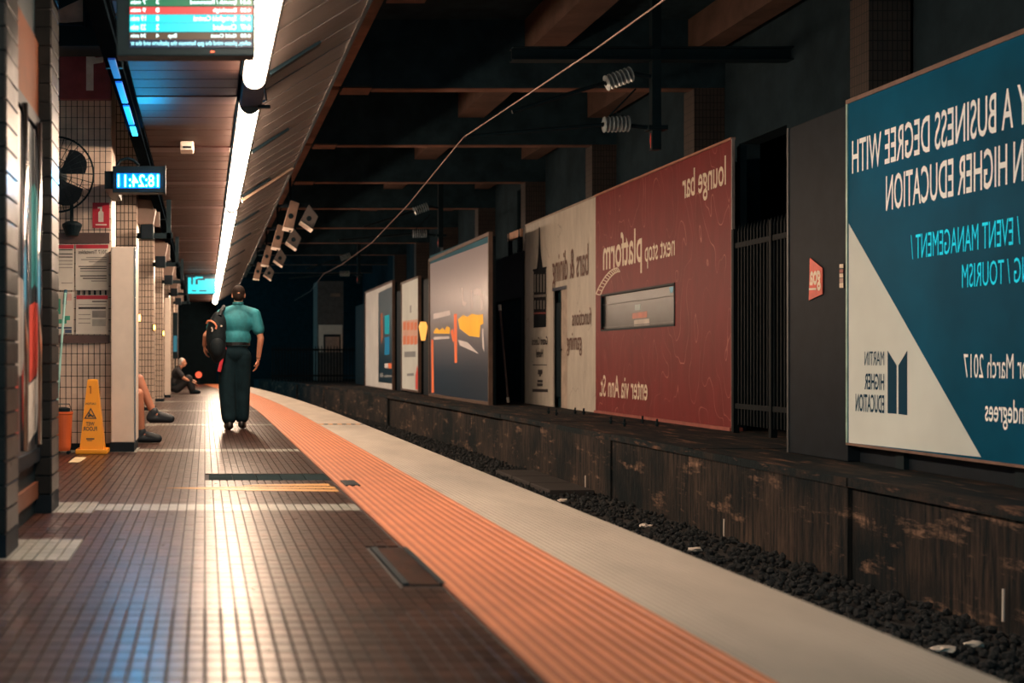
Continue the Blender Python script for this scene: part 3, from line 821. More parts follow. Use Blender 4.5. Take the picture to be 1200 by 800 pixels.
notice(89, 127, 345.5, 391.5, 'lower white notice with a black bar on the tiled column', rows=[(108,125,352.5,353.8,ink),(92,125,356.5,357.3,greyink),(92,124,359.5,362,ink),(108,124,364,372,greyink),(108,124,374,382,M('notice_grey', (0.42,0.40,0.36), 0.5)),(92,106,368,369,greyink),(92,106,373,374,greyink),(92,106,378,379,greyink)])
notice(67, 86.5, 342, 391, 'coloured route map left of the lower notice', red=False, rows=[(67.5,71,350,368,greenp),(74,84,344,352,pinkp),(74,82,370,375,greenp),(68,78,374,379,greenp),(68,84,383,385,navy),(76,84,386,390,navy)])
for k in range(6):
    x = 92 + k*6.2
    solid('notice_clip', MB().box(*sorted((at(x,340,12.26).x, at(x+1.6,340,12.26).x)), 12.255, 12.285, at(x,345.5,12.26).z, at(x,340.3,12.26).z), mt['dark'],
          '%s black clip from the left between the two right notices' % ['first', 'second', 'third', 'fourth', 'fifth', 'sixth'][k], 'clip', group='clips between the notices')

# mop leaning in the corner, bucket, wet floor sign, paper
mop = thing('mop', at(70, 530, 11.9), 'mop with a pale turquoise handle leaning on the tiled column', 'mop')
MB().tube([at(76.5, 343, 12.15), at(67, 470, 12.0), at(61, 524, 12.1)], 0.012, 10).build('handle', M('turquoise_handle', (0.35,0.66,0.62), 0.4), mop)
MB().tube([at(77, 340, 12.2), at(75.6, 356, 12.15)], 0.017, 10).build('grip', M('blue_grip', (0.02,0.12,0.20), 0.5), mop)
b = MB(); r5 = random.Random(5); mh = at(61, 524, 12.1)
for k in range(26):
    t = r5.uniform(0, 6.28); d = r5.uniform(0.03, 0.09)
    b.tube([(mh.x, mh.y, 0.13), (mh.x+d*0.6*math.cos(t), mh.y+d*0.6*math.sin(t), 0.09), (mh.x+d*math.cos(t), mh.y+d*math.sin(t), 0.012)], 0.007, 5)
b.build('mop_head', M('mop_cotton', (0.30,0.28,0.25), 0.9), mop)
bk = thing('mop_bucket', (at(76,0,11.95).x, 11.95, 0), 'orange plastic mop bucket with a black rim behind the near pillar', 'bucket')
bc = at(74, 534, 11.75)
MB().lathe([(0.060,0.03),(0.070,0.06),(0.086,0.36),(0.092,0.37),(0.092,0.39),(0.080,0.39),(0.075,0.20),(0.0,0.20)], (bc.x, 11.75, 0), 22).build('tub', M('orange_plastic', (0.68,0.13,0.035), 0.4, var=0.1), bk, smooth=False)
MB().lathe([(0.05,0.385),(0.066,0.395),(0.066,0.42),(0.03,0.43)], (bc.x, 11.75, 0), 16).build('wringer', mt['black'], bk)
for sx in (-1, 1):
    for sy in (-1, 1):
        MB().lathe([(0.012,-0.008),(0.016,0.0),(0.012,0.008)], (bc.x+sx*0.05, 11.75+sy*0.05, 0.016), 10, 'y').build('wheel', mt['black'], bk)
    MB().tube([(bc.x+sx*0.05, 11.70, 0.02),(bc.x+sx*0.05, 11.80, 0.03)], 0.012, 6).build('axle', mt['black'], bk)
MB().tube([(bc.x-0.09,11.75,0.37),(bc.x-0.06,11.72,0.46),(bc.x+0.06,11.72,0.46),(bc.x+0.09,11.75,0.37)], 0.005, 6).build('bail', mt['steel'], bk)

wf = thing('wet_floor_sign', (at(108,0,11.8).x, 11.85, 0), 'orange wet floor caution cone beside the white partition', 'wet floor sign')
yel = M('caution_orange_plastic', (1.0,0.38,0.02), 0.42, var=0.06)
cx = at(107.5, 0, 11.75).x; s = 11.75/F
def frust(hw0, hw1, z0, z1):
    return [(cx-hw0,11.86-hw0,z0),(cx+hw0,11.86-hw0,z0),(cx+hw0,11.86+hw0,z0),(cx-hw0,11.86+hw0,z0),(cx-hw1,11.86-hw1,z1),(cx+hw1,11.86-hw1,z1),(cx+hw1,11.86+hw1,z1),(cx-hw1,11.86+hw1,z1)]
FC6 = [(0,3,2,1),(4,5,6,7),(0,1,5,4),(1,2,6,5),(2,3,7,6),(3,0,4,7)]
MB().add(frust(0.112, 0.046, 0.04, 0.675), FC6).add(frust(0.046, 0.038, 0.675, 0.685), FC6).build('cone', yel, wf)
MB().cbox(cx-0.148, cx+0.148, 11.712, 12.008, 0.0, 0.045, 0.012).build('base', yel, wf)
cN = Vector((0, -0.635, 0.066)).normalized()   # outward normal of the front face, leaning back
def cone_pt(px, z, out=0.002):
    hw = 0.112 + (0.046-0.112)*(z-0.04)/0.635
    return Vector((cx + (px-107.5)*s, 11.86-hw-out, z))
cz = lambda py: (531.5-py)*s
cU = Vector((-1,0,0)); cV = (Vector((0, 0.066, 0.635))).normalized()
def cone_text(t, pl, pr_, pt, pb, bold=0.02):
    lettering(t, cone_pt(pr_, cz(pb)), cU, cV, (0,-1,0), (pr_-pl)*s, (pb-pt)*s, ink, wf, bold=bold, proud=0.001)
cone_text('CAUTION', 100, 112, 471.5, 474)
cone_text('WET', 100.5, 110.5, 494, 498.5)
cone_text('FLOOR', 97, 113.5, 499.5, 504.5)
tri = [(106,477.5),(98,490.5),(113,490.5)]; tri2 = [(106,480),(100.3,489.3),(111,489.3)]
b = MB()
for i in range(3):
    j = (i+1) % 3
    b.add([cone_pt(tri[i][0], cz(tri[i][1])), cone_pt(tri[j][0], cz(tri[j][1])), cone_pt(tri2[j][0], cz(tri2[j][1])), cone_pt(tri2[i][0], cz(tri2[i][1]))], [(0,1,2,3)])
b.build('warning_triangle', ink, wf)
b = MB()
for poly in ([(103.2,483.5),(105,482.8),(105.4,484.6),(103.8,485.2)], [(103.2,485.4),(106,484.6),(110,488.2),(109,488.8),(106,487.4),(104,488.6),(102,488.4)], [(106,487),(110.2,485.8),(110.4,486.6),(107,488)]):
    b.add([cone_pt(*(p[0], cz(p[1]))) for p in poly], [tuple(range(len(poly)))])
b.build('slipping_figure', ink, wf)
for (l, r_, t, bb) in ((101,110.5,513,514.6),(102,108,515.4,516.2)):
    MB().add([cone_pt(l, cz(bb)), cone_pt(r_, cz(bb)), cone_pt(r_, cz(t)), cone_pt(l, cz(t))], [(0,1,2,3)]).build('small_print', ink, wf)
MB().add([cone_pt(104.8, cz(461)), cone_pt(106.4, cz(461)), cone_pt(106.4, cz(452)), cone_pt(103.5, cz(452)), cone_pt(103.5, cz(453.5)), cone_pt(104.8,cz(454))], [(0,1,2,3,4,5)]).build('embossed_mark', M('dark_orange', (0.45,0.13,0.01), 0.5), wf)
pa = [at(80,543,0).x for _ in (0,)]
y1_, y2_ = 1290/(542-422), 1290/(536-422)
solid('paper_sheet', MB().extr([((80-U0)/F*y1_, y1_, 0.001), ((93-U0)/F*y1_, y1_, 0.001), ((102-U0)/F*y2_, y2_, 0.001), ((88-U0)/F*y2_, y2_, 0.004)], (0, 0, 0.003)),
      M('yellow_paper', (0.80,0.62,0.36), 0.6), 'yellow sheet of paper lying on the floor before the cone', 'paper')

# white partition, bench
wp_ = thing('white_partition', (-0.78, 12.35, 0), 'tall white partition panel on a dark plinth beside the seated legs', 'partition')
MB().cbox(-0.885, -0.66, 12.06, 12.75, 0.085, 1.93, 0.012).build('panel', mt['white'], wp_)
MB().box(-0.895, -0.665, 12.045, 12.75, 0.0, 0.085).build('plinth', mt['dark'], wp_)
MB().box(-0.662, -0.652, 12.05, 12.09, 0.085, 1.93).build('edge_strip', mt['steel'], wp_)
def bench(y0, y1, label):
    o = thing('platform_bench', (-1.2, (y0+y1)/2, 0), label, 'bench', 'platform benches')
    for k in range(4):
        x = -1.36 + k*0.105
        MB().cbox(x, x+0.095, y0, y1, 0.42, 0.45, 0.006).build('seat_slat', M('bench_timber', (0.16,0.08,0.05), 0.5), o)
    for yy in (y0+0.15, y1-0.15):
        MB().box(-1.34, -0.98, yy-0.02, yy+0.02, 0.38, 0.42).build('bearer', mt['dark'], o)
        MB().box(-1.2, -1.14, yy-0.03, yy+0.03, 0.0, 0.38).build('leg', mt['dark'], o)
bench(12.95, 16.6, 'timber slatted bench behind the white partition')
fp = thing('pale_partition', (-0.85, 30.2, 0), 'narrow pale panel standing between the far columns', 'panel')
MB().cbox(-0.93, -0.80, 29.6, 30.0, 0.06, 2.3, 0.01).build('panel', mt['white'], fp)
MB().box(-0.94, -0.795, 29.6, 30.0, 0.0, 0.06).build('plinth', mt['dark'], fp)
bs = thing('poster_board', (-0.86, 36.0, 0.5), 'far narrow poster board with a cyan and black print', 'poster board')
MB().cbox(-0.90, -0.76, 35.9, 36.0, 0.9, 2.2, 0.006).build('board', mt['black'], bs)
MB().box(-0.88, -0.78, 35.89, 35.90, 1.1, 1.55).build('print', emissive('cyan_poster_lit', (0.05,0.45,0.6), 0.35), bs)
MB().box(-0.85, -0.81, 35.92, 35.98, 0.0, 0.9).build('post', mt['black'], bs)

# clock
YK = 11.5
ck = thing('digital_clock', at(164, 225, YK+0.05), 'black digital clock with blue figures under the ceiling', 'clock')
a = at(132, 225.5, YK); c = at(193, 194.5, YK)
MB().cbox(a.x, c.x, YK, YK+0.16, a.z, c.z, 0.006).build('case', mt['black'], ck)
blue = emissive('clock_blue_lit', (0.03,0.30,1.0), 1.6); figs = emissive('clock_figures_lit', (0.004,0.40,0.82), 400.0)
facing('18:24:11', 138, 186, 204.5, 219, YK-0.003, figs, ck, bold=0.012, name='figures')
facerect(136.5, 187.5, 203, 220.5, YK-0.0005, M('clock_glass_blue', (0.01,0.05,0.14), 0.2, emit=(0.0,0.22,1.0), estr=1.3), ck, 'display', 0.002)
MB().tube([at(137,194,YK+0.08), at(141,188,YK+0.08), at(149,185.5,YK+0.08), at(157,188,YK+0.08), at(163,194,YK+0.08)], 0.014, 8).build('cable', mt['black'], ck)
MB().box(-0.905, a.x+0.02, YK+0.05, YK+0.95, a.z+0.04, a.z+0.20).build('bracket', mt['black'], ck)
MB().box(c.x-0.004, c.x+0.008, YK-0.01, YK+0.165, a.z-0.008, c.z+0.005).build('end_plate', mt['dark'], ck)

# blue glowing strips in the cable duct
for k, (pt, pb, st_) in enumerate(((68, 92, 0.25), (95, 121, 1.0), (123, 146, 1.7), (148, 159, 4.0))):
    ya = 2.04*F/(V0-pt); yb = 2.04*F/(V0-pb)
    solid('blue_strip', MB().cbox(-0.655, -0.605, ya, yb-0.05, 2.888, 2.902, 0.003), emissive('blue_strip_glow', (0.0,0.12,0.75) if k < 3 else (0.02,0.45,0.95), st_*1.0),
          ['nearest and dimmest', 'second', 'third', 'farthest and brightest'][k] + ' blue glowing strip in the dark ceiling duct', 'strip light', group='blue glowing strips in the duct')
sd = thing('ceiling_sensor', (-0.17, 12.3, 2.9), 'small pale box sensor on the slatted ceiling', 'sensor')
MB().cbox(-0.235, -0.105, 12.2, 12.45, 2.865, 2.95, 0.015).build('case', mt['white'], sd)
MB().cbox(-0.21, -0.13, 12.19, 12.2, 2.88, 2.90, 0.003).build('lens', mt['dark'], sd)

# departure screens
scr_w = emissive('screen_white_lit', (0.75,1.0,1.0), 2.6)
def screen(y, label, big):
    xa, xb = -0.405, 0.250; z0 = 2.442
    o = thing('departures_screen', (-0.08, y+0.06, z0), label, 'screen', 'departures screens')
    MB().cbox(xa-0.055, xb+0.012, y, y+0.12, z0, 2.93, 0.008).build('case', mt['black'], o)
    for sx in (-0.3, 0.15): MB().box(sx-0.02, sx+0.02, y+0.04, y+0.08, 2.93, ZC+0.02).build('hanger', mt['black'], o)
    def row(t, b_, col, st, name='row'):
        facerect(152, 296, t, b_, 6.65, emissive('screen_row_lit', col, st), o, name, 0.003)
    if big:
        row(-18, -11, (0.0,0.05,0.10), 0.6); row(-10, -2, (0.0,0.05,0.10), 0.6)
        rows = [(-1.2,7.2,(0.0,0.22,0.10),1.0,'6:31','Ipswich / Rosewood','3','7 min',223,''),
                (8.2,16.6,(1.0,0.08,0.08),1.0,'6:33','Beenleigh','1','9 min',250,''),
                (17.2,27.0,(0.0,0.72,0.80),1.25,'6:43','Springfield Central','8','19 min',227,''),
                (27.3,37.4,(0.0,0.72,0.80),1.25,'6:47','Cleveland','2','23 min',250,''),
                (38.4,46.4,(0.10,0.055,0.03),1.0,'6:58','Gold Coast','4','34 min',247,'Exp')]
        for (t, b_, col, st, tm, nm, pl, mn, le, ex) in rows:
            row(t, b_, col, st)
            k = dict(bold=0.016, proud=0.006, fit='H')
            facing(tm, 282, 293.5, t+1.6, b_-2.2, 6.65, scr_w, o, **k)
            facing(nm, le, 277, t+1.6, b_-2.2, 6.65, scr_w, o, **k)
            facing(pl, 183, 186.5, t+1.6, b_-2.2, 6.65, scr_w, o, **k)
            facing(mn, 153.5, 171, t+1.6, b_-2.2, 6.65, scr_w, o, **k)
            if ex: facing(ex, 197, 207, t+1.6, b_-2.2, 6.65, scr_w, o, **k)
        row(47, 55.5, (0.0,0.05,0.16), 0.5)
        facing('safety, please mind the gap between the platform and the tr', 153, 294, 48.2, 53.2, 6.65, emissive('ticker_lit', (0.35,0.9,1.0), 2.2), o, bold=0.012, proud=0.006, fit='H')
        MB().box(0.03, 0.05, y-0.004, y, z0+0.018, z0+0.024).build('standby_light', emissive('standby_red', (1,0.15,0.05), 3), o)
    else:
        MB().box(xa, xb, y-0.004, y, z0+0.02, 2.87).build('display', emissive('screen_cyan_lit', (0.0,0.72,0.80), 1.25), o)
        dk = emissive('screen_dark', (0.0,0.06,0.10), 0.5)
        for (u0, u1, v0, v1) in ((0.12,0.18,0.55,0.95),(0.28,0.36,0.55,0.85),(0.36,0.62,0.80,0.90),(0.55,1.0,0.88,1.0),(0.15,0.30,0.14,0.20),(0.42,0.68,0.14,0.20),(0.0,0.26,0.95,1.0)):
            MB().box(xa+(xb-xa)*u0, xa+(xb-xa)*u1, y-0.007, y-0.004, z0+0.02+0.408*v0, z0+0.02+0.408*v1).build('mark', dk, o)
    return o
screen(6.653, 'large departures screen of coloured rows hanging at the top left', True)
screen(30.8, 'small far cyan departures screen above the walking man', False)

# ------------------------------------------------------------------ hoardings across the track
XA2 = 5.44     # plane of the teal poster and the far posters
XR = 6.42      # plane of the lounge bar hoarding

# teal university poster
yl = XA2*F/(994-U0); yr = yl - 5.75
zt, zb = EYE+0.398*XA2, EYE-0.128*XA2
tl = thing('teal_billboard', (XA2+0.1, (yl+yr)/2, 0.0), 'large teal billboard for a business degree with a white corner', 'billboard')
def backlit(name, col, st, var=0.12, grad=None):
    m = M(name, col, 0.5, var=var, scale=0.6, spec=0.03)
    nt = m.node_tree; b = nt.nodes['Principled BSDF']
    src = b.inputs['Base Color'].links[0].from_socket
    nt.links.new(src, b.inputs['Emission Color']); b.inputs['Emission Strength'].default_value = st
    return m
BL = 0.22
teal = backlit('poster_teal_sheet', (0.001,0.056,0.098), BL*1.4, var=0.35)
tw = backlit('poster_pale_sheet', (0.52,0.54,0.48), BL)
twh = backlit('poster_white_print', (0.80,0.80,0.74), BL)
tcy = backlit('poster_cyan_print', (0.01,0.60,0.80), BL*2.2)
tnv = backlit('poster_navy_print', (0.006,0.035,0.06), BL)
MB().box(XA2, XA2+0.14, yr, yl, zb, zt).build('sheet', teal, tl)
for (a, b_, c, d, nm) in ((yr, yl+0.02, zt, zt+0.035, 'frame_top'), (yr, yl+0.02, zb-0.02, zb, 'frame_bottom')):
    MB().box(XA2-0.012, XA2+0.16, a, b_, c, d).build(nm, M('frame_rust', (0.20,0.12,0.09), 0.6), tl)
MB().box(XA2-0.010, XA2+0.15, yl, yl+0.022, zb, zt).build('frame_side', M('frame_mint', (0.36,0.55,0.50), 0.4), tl)
MB().box(XA2+0.10, XA2+0.30, yr, yl, 0.0, zb-0.02).build('base', mt['dark'], tl)
for k in range(4):
    MB().box(XA2+0.06, XA2+0.12, yr+0.5+k*1.5, yr+0.62+k*1.5, 0.0, zb-0.02).build('foot', mt['black'], tl)
for k in range(3):
    MB().box(XA2+0.14, XA2+0.22, yr+0.6+k*2.1, yr+0.7+k*2.1, 0, zt).build('post', mt['black'], tl)
wallpoly([(995,262),(1150,535.5),(995,518.5)], XA2, tw, tl, 'pale_corner')
k = dict(bold=0.007, fit='H')
onwall('Y A BUSINESS DEGREE WITH', 999, 1206, 0.338, 0.2878, XA2, twh, tl, **k)
onwall('N HIGHER EDUCATION', 1038.7, 1200, 0.2697, 0.219, XA2, twh, tl, **k)
onwall('/ EVENT MANAGEMENT /', 1068, 1196, 0.1765, 0.143, XA2, tcy, tl, bold=-0.004, fit='H')
onwall('NG / TOURISM', 1128, 1207, 0.126, 0.0957, XA2, tcy, tl, bold=-0.004, fit='H')
onwall('for March 2017', 1130, 1209, 0.008, -0.0225, XA2, twh, tl, bold=-0.002, fit='H')
onwall('indegrees', 1155, 1203, -0.049, -0.0776, XA2, twh, tl, **k)
lg = wallpoly([(1041,411),(1051.3,428),(1051.3,484.7),(1041,484)], XA2, tnv, tl, 'emblem', 0.006)
wallpoly([(1053.7,428),(1063.8,411),(1063.8,486.2),(1053.7,485)], XA2, tnv, tl, 'emblem', 0.006)
k = dict(fit='H', proud=0.006)
onwall('MARTIN', 1014, 1037, (422-411.5)/797, (422-428)/797, XA2, tnv, tl, bold=0.0, **k)
onwall('HIGHER', 1014, 1037, (422-438)/797, (422-457)/797, XA2, tnv, tl, bold=0.015, **k)
onwall('EDUCATION', 1003.5, 1037, (422-463)/797, (422-484)/797, XA2, tnv, tl, bold=0.015, **k)

# charcoal hoarding with the orange-red badge
yg = XA2*F/(922-U0)
gp = thing('charcoal_hoarding', (XA2+0.1, (yl+yg)/2, 0), 'plain charcoal hoarding panel with a small orange red badge', 'hoarding')
MB().cbox(XA2+0.01, XA2+0.16, yl+0.025, yg, 0.0, zt, 0.008).build('panel', mt['dark'], gp)
MB().box(XA2, XA2+0.02, yg-0.03, yg+0.002, 0.0, zt).build('edge_strip', M('edge_grey', (0.05,0.055,0.06), 0.5), gp)
badge = wallpoly([(949.8,302),(964.3,314),(964.3,344.5),(948.5,352)], XA2+0.004, M('badge_red', (0.66,0.065,0.03), 0.45), gp, 'badge', 0.006, 0.006)
bw = M('badge_white', (0.78,0.66,0.52), 0.5)
onwall('goa', 950.2, 963.0, (422-317)/717, (422-341)/717, XA2+0.004, bw, gp, bold=0.03, proud=0.010)
wallpoly([(949.5,337.5),(957.5,337.2),(957.5,339.6),(949.5,340)], XA2+0.004, bw, gp, 'badge_line', 0.011)
for (t, b_, m) in ((309.5,314,bw),(315.5,319.5,M('tag_red',(0.35,0.10,0.08),0.5)),(320.5,325,bw),(326,331,M('tag_pink',(0.5,0.32,0.27),0.5)),(331.5,337,bw)):
    wallpoly([(984.5,t),(988.8,t-0.2),(988.8,b_),(984.5,b_+0.1)], XA2+0.004, m, gp, 'tag', 0.006)

# picket gate between the hoardings
XG = 6.30
gt = thing('picket_gate', (XG, 15.9, 0), 'dark steel picket gate with pointed bars beside the red hoarding', 'gate')
gm = M('gate_paint', (0.004,0.008,0.011), 0.6, spec=0.1)
y0g, y1g = XG*F/(922-U0)-0.1, XG*F/(861-U0)
zr = EYE + 0.215*XG
n = 17
pk = MB()
pk.box(-0.012, 0.012, -0.012, 0.012, 0.10, zr+0.14); pk.add([(-0.016,-0.016,zr+0.14),(0.016,-0.016,zr+0.14),(0.016,0.016,zr+0.14),(-0.016,0.016,zr+0.14),(0,0,zr+0.24)], [(0,3,2,1),(0,1,4),(1,2,4),(2,3,4),(3,0,4)])
pkm = pk.mesh('picket', gm)
for i in range(n):
    inst(pkm, 'picket', (XG, y0g + (i+0.5)*(y1g-y0g)/n, 0), gt)
for z in (zr, 0.32):
    MB().box(XG-0.022, XG+0.022, y0g, y1g, z-0.03, z+0.03).build('rail', gm, gt)
for yy in (y0g + (y1g-y0g)*0.30, y1g-0.02):
    MB().box(XG-0.035, XG+0.035, yy-0.03, yy+0.03, 0, zr+0.20).build('post', gm, gt)

# red and cream lounge bar hoarding
yr0, yr1, yw1 = XR*F/(858-U0), XR*F/(698-U0), XR*F/(616-U0)
zt, zb = EYE+0.418*XR, EYE-0.134*XR
rb = thing('lounge_bar_hoarding', (XR+0.1, (yr0+yr1)/2, 0), 'large red lounge bar hoarding with a long window slot', 'hoarding')
ws0, ws1 = XR*F/(791-U0), XR*F/(704.5-U0)
wz0, wz1 = EYE+0.0735*XR, EYE+0.1645*XR
# sheet cut round the window slot, corners rounded by small fillets
for (a, b_, c, d) in ((yr0, ws0, zb, zt), (ws1, yr1, zb, zt), (ws0, ws1, zb, wz0), (ws0, ws1, wz1, zt)):
    MB().box(XR, XR+0.03, a, b_, c, d).build('sheet', mt['red_sheet'], rb)
rc = 0.12
for (cy, sy) in ((ws0, 1), (ws1, -1)):
    for (cz_, sz) in ((wz0, 1), (wz1, -1)):
        pts = [(XR, cy, cz_)] + [(XR, cy+sy*(rc-rc*math.cos(t)), cz_+sz*(rc-rc*math.sin(t))) for t in [math.pi/2*i/6 for i in range(7)]]
        MB().extr(pts, (0.03, 0, 0)).build('slot_corner', mt['red_sheet'], rb)
fr_ = MB()
for (a, b_, c, d) in ((ws0, ws1, wz0-0.005, wz0+0.025), (ws0, ws1, wz1-0.025, wz1+0.005), (ws0-0.005, ws0+0.03, wz0, wz1), (ws1-0.03, ws1+0.005, wz0, wz1)):
    MB().box(XR-0.01, XR+0.13, a, b_, c, d).build('slot_frame', mt['black'], rb)
MB().box(XR+0.035, XR+0.043, ws0, ws1, wz0, wz1).build('pane', M('slot_glass', (0.022,0.026,0.028), 0.32, var=0.6, scale=1.4, stretch=(1,1.2,3.0), spec=0.4), rb)
MB().box(XR+0.020, XR+0.035, ws0, ws1, wz1-0.17, wz1-0.155).build('glazing_bar', mt['lamp_case'], rb)
MB().box(XR+0.020, XR+0.035, ws0, ws1, wz0+0.05, wz0+0.065).build('glazing_bar', mt['lamp_case'], rb)
def pane_patch(pts, m, nm): MB().extr([onx(px, py, XR+0.032) for px, py in pts], (0.003, 0, 0)).build(nm, m, rb)  # flat coloured patches on the pane
pane_patch([(784,336.5),(789,335.7),(788,342.5),(785.5,343)], M('blue_patch', (0.02,0.34,0.55), 0.4), 'pane_patch')
pane_patch([(744,357),(750.5,356),(750.5,363),(744,363.5)], M('pale_patch', (0.32,0.42,0.42), 0.4), 'pane_patch')
pane_patch([(741,367),(758,364.5),(758,372),(741,373.5)], M('orange_patch', (0.42,0.09,0.04), 0.4), 'pane_patch')
pane_patch([(743,375),(761,373),(761,380.5),(743,382)], M('white_patch', (0.40,0.36,0.31), 0.4), 'pane_patch')
MB().box(XR-0.02, XR+0.04, yr0, yr1, zt, zt+0.03).build('top_rail', M('rail_copper', (0.36,0.16,0.10), 0.5), rb)
MB().box(XR-0.012, XR+0.02, yr0-0.03, yr0, zb, zt+0.02).build('end_rail', M('rail_grey', (0.22,0.20,0.19), 0.5), rb)
MB().box(XR-0.03, XR+0.13, yr0, yr1, zb-0.005, zb+0.04).build('bottom_rail', M('rail_red', (0.30,0.08,0.06), 0.6), rb)
cp = mt['cream_print']
onwall('lounge bar', 800, 851, 0.393, 0.3365, XR, cp, rb, bold=0.012, fit='lb')
onwall('next stop', 756, 791, 0.262, 0.2226, XR, cp, rb, bold=0.006, fit='xt')
onwall('platform', 707, 752.5, 0.306, 0.2245, XR, cp, rb, bold=0.014, fit='lt')
onwall('enter via Ann St.', 703, 759, -0.037, -0.0905, XR, cp, rb, bold=0.010, fit='A')
for yy in (yr0+0.15, yr0+2.0, yr1-0.15): MB().box(XR+0.14, XR+0.22, yy-0.05, yy+0.05, 0.0, zt-0.05).build('post', mt['black'], rb)
# curved length of railway track drawn beside the word
trk = MB(); pts_i = []; pts_o = []
for i in range(13):
    t = i/12
    px = 701 + 24*t; py = 345 - 29*math.sin(t*math.pi*0.5)**0.85
    nx, ny = (-0.6-0.4*(1-t)), (-0.8*t-0.2)
    l = math.hypot(nx, ny); nx /= l; ny /= l
    pts_o.append((px+nx*2.6, py+ny*2.6)); pts_i.append((px-nx*2.6, py-ny*2.6))
def seg(p, q, w):
    dx, dy = q[0]-p[0], q[1]-p[1]; l = math.hypot(dx, dy) or 1; ox, oy = -dy/l*w, dx/l*w
    trk.extr([onx(a, b_, XR-0.004) for a, b_ in ((p[0]+ox,p[1]+oy),(q[0]+ox,q[1]+oy),(q[0]-ox,q[1]-oy),(p[0]-ox,p[1]-oy))], (0.002,0,0))
for i in range(12):
    seg(pts_o[i], pts_o[i+1], 0.55); seg(pts_i[i], pts_i[i+1], 0.55)
for i in range(13): seg(pts_o[i], pts_i[i], 0.5)
trk.build('track_drawing', cp, rb)

cb_ = thing('cream_hoarding', (XR+0.1, (yr1+yw1)/2, 0), 'cream hoarding with a clock tower print and a narrow door', 'hoarding')
dy0, dy1 = XR*F/(664.5-U0), XR*F/(648-U0); dzt = EYE + 0.202*XR
for (a, b_, c, d) in ((yr1+0.005, dy0, zb, zt), (dy1, yw1, zb, zt), (dy0, dy1, dzt, zt)):
    MB().box(XR+0.004, XR+0.03, a, b_, c, d).build('sheet', mt['cream_sheet'], cb_)
MB().box(XR-0.015, XR+0.13, yr1, yw1, zt, zt+0.025).build('top_rail', M('rail_pale', (0.34,0.28,0.23), 0.5), cb_)
MB().box(XR-0.01, XR+0.04, yw1, yw1+0.03, zb, zt).build('end_rail', M('rail_pale_side', (0.30,0.26,0.22), 0.5), cb_)
dmid = dy0 + (dy1-dy0)*0.52
dr = MB().box(XR+0.03, XR+0.07, dy0+0.01, dmid, zb, dzt-0.03).build('door', M('door_paint', (0.40,0.33,0.27), 0.5), cb_)
MB().tube([(XR+0.02, dmid-0.08, 1.05), (XR-0.02, dmid-0.08, 1.05), (XR-0.02, dmid-0.2, 1.05)], 0.012, 8).build('handle', mt['black'], dr)
MB().box(XR+0.10, XR+0.12, dmid, dy1, zb, dzt).build('door_gap', mt['void'], cb_)
MB().box(XR+0.02, XR+0.06, dmid, dy1-0.15, zb+0.2, dzt-0.25).build('dark_leaf', mt['black'], cb_)
MB().box(XR-0.015, XR+0.05, dy0, dy1, dzt-0.03, dzt+0.03).build('door_closer', mt['steel'], cb_)
onwall('bars & dining', 647.5, 689.5, 0.305, 0.222, XR, mt['brown_print'], cb_, bold=0.006, fit='b')
onwall('functions', 670.5, 693, 0.138, 0.093, XR, mt['brown_print'], cb_, bold=0.006, fit='f')
onwall('gaming', 664.5, 682, 0.062, 0.028, XR, mt['brown_print'], cb_, bold=0.006, fit='n')
onwall('Grand Central', 623.5, 642, (422-394.5)/393, (422-404)/393, XR, mt['dark_print'], cb_, bold=0.01, fit='G')
onwall('Hotel', 628.5, 636.5, (422-409)/393, (422-418.5)/393, XR, mt['dark_print'], cb_, bold=0.02, fit='H')
tw_ = mt['dark_print']
for pts in ([(624.5,427),(641,427),(641,428),(624.5,428)], [(630.5,433),(635.5,433),(635.5,438.5),(630.5,438.5)], [(632,438.5),(634,438.5),(634,441),(632,441)],
            [(630,445),(636,445),(636,448),(630,448)], [(629.5,449),(636,449),(636,452.5),(629.5,452.5)], [(624,455.5),(642,455.8),(642,459.3),(624,459)]):
    wallpoly(pts, XR, tw_, cb_, 'print')
# clock tower print
tb = M('tower_ink', (0.014,0.017,0.020), 0.6, spec=0.05); tb2 = M('tower_ink_mid', (0.20,0.18,0.155), 0.5)
wallpoly([(625.5,316),(640,313),(640,383),(625.5,384)], XR, tb, cb_, 'tower_print')
wallpoly([(629,316),(636,314),(635.5,308),(634,298),(633.2,285),(632.6,266),(631.9,266),(631.4,285),(630.8,298),(629.8,309)], XR, tb, cb_, 'tower_print')
wallpoly([(624.8,315.5),(640.8,312.3),(640.8,314.6),(624.8,317.8)], XR, tb, cb_, 'tower_print', 0.005)
for i in range(4):
    x = 626.4 + i*3.5
    wallpoly([(x,321.5),(x+1.7,321.1),(x+1.7,342),(x,342.3)], XR, tb2, cb_, 'tower_print', 0.006)
    wallpoly([(x,352),(x+1.7,351.8),(x+1.7,362),(x,362.2)], XR, tb2, cb_, 'tower_print', 0.006)
wallpoly([(625,345.5),(640.5,344.5),(640.5,347.5),(625,348.5)], XR, tb2, cb_, 'tower_print', 0.006)
wallpoly([(625.5,366),(640,365.5),(640,367.5),(625.5,368)], XR, M('tower_rust', (0.22,0.05,0.035), 0.5), cb_, 'tower_print', 0.006)

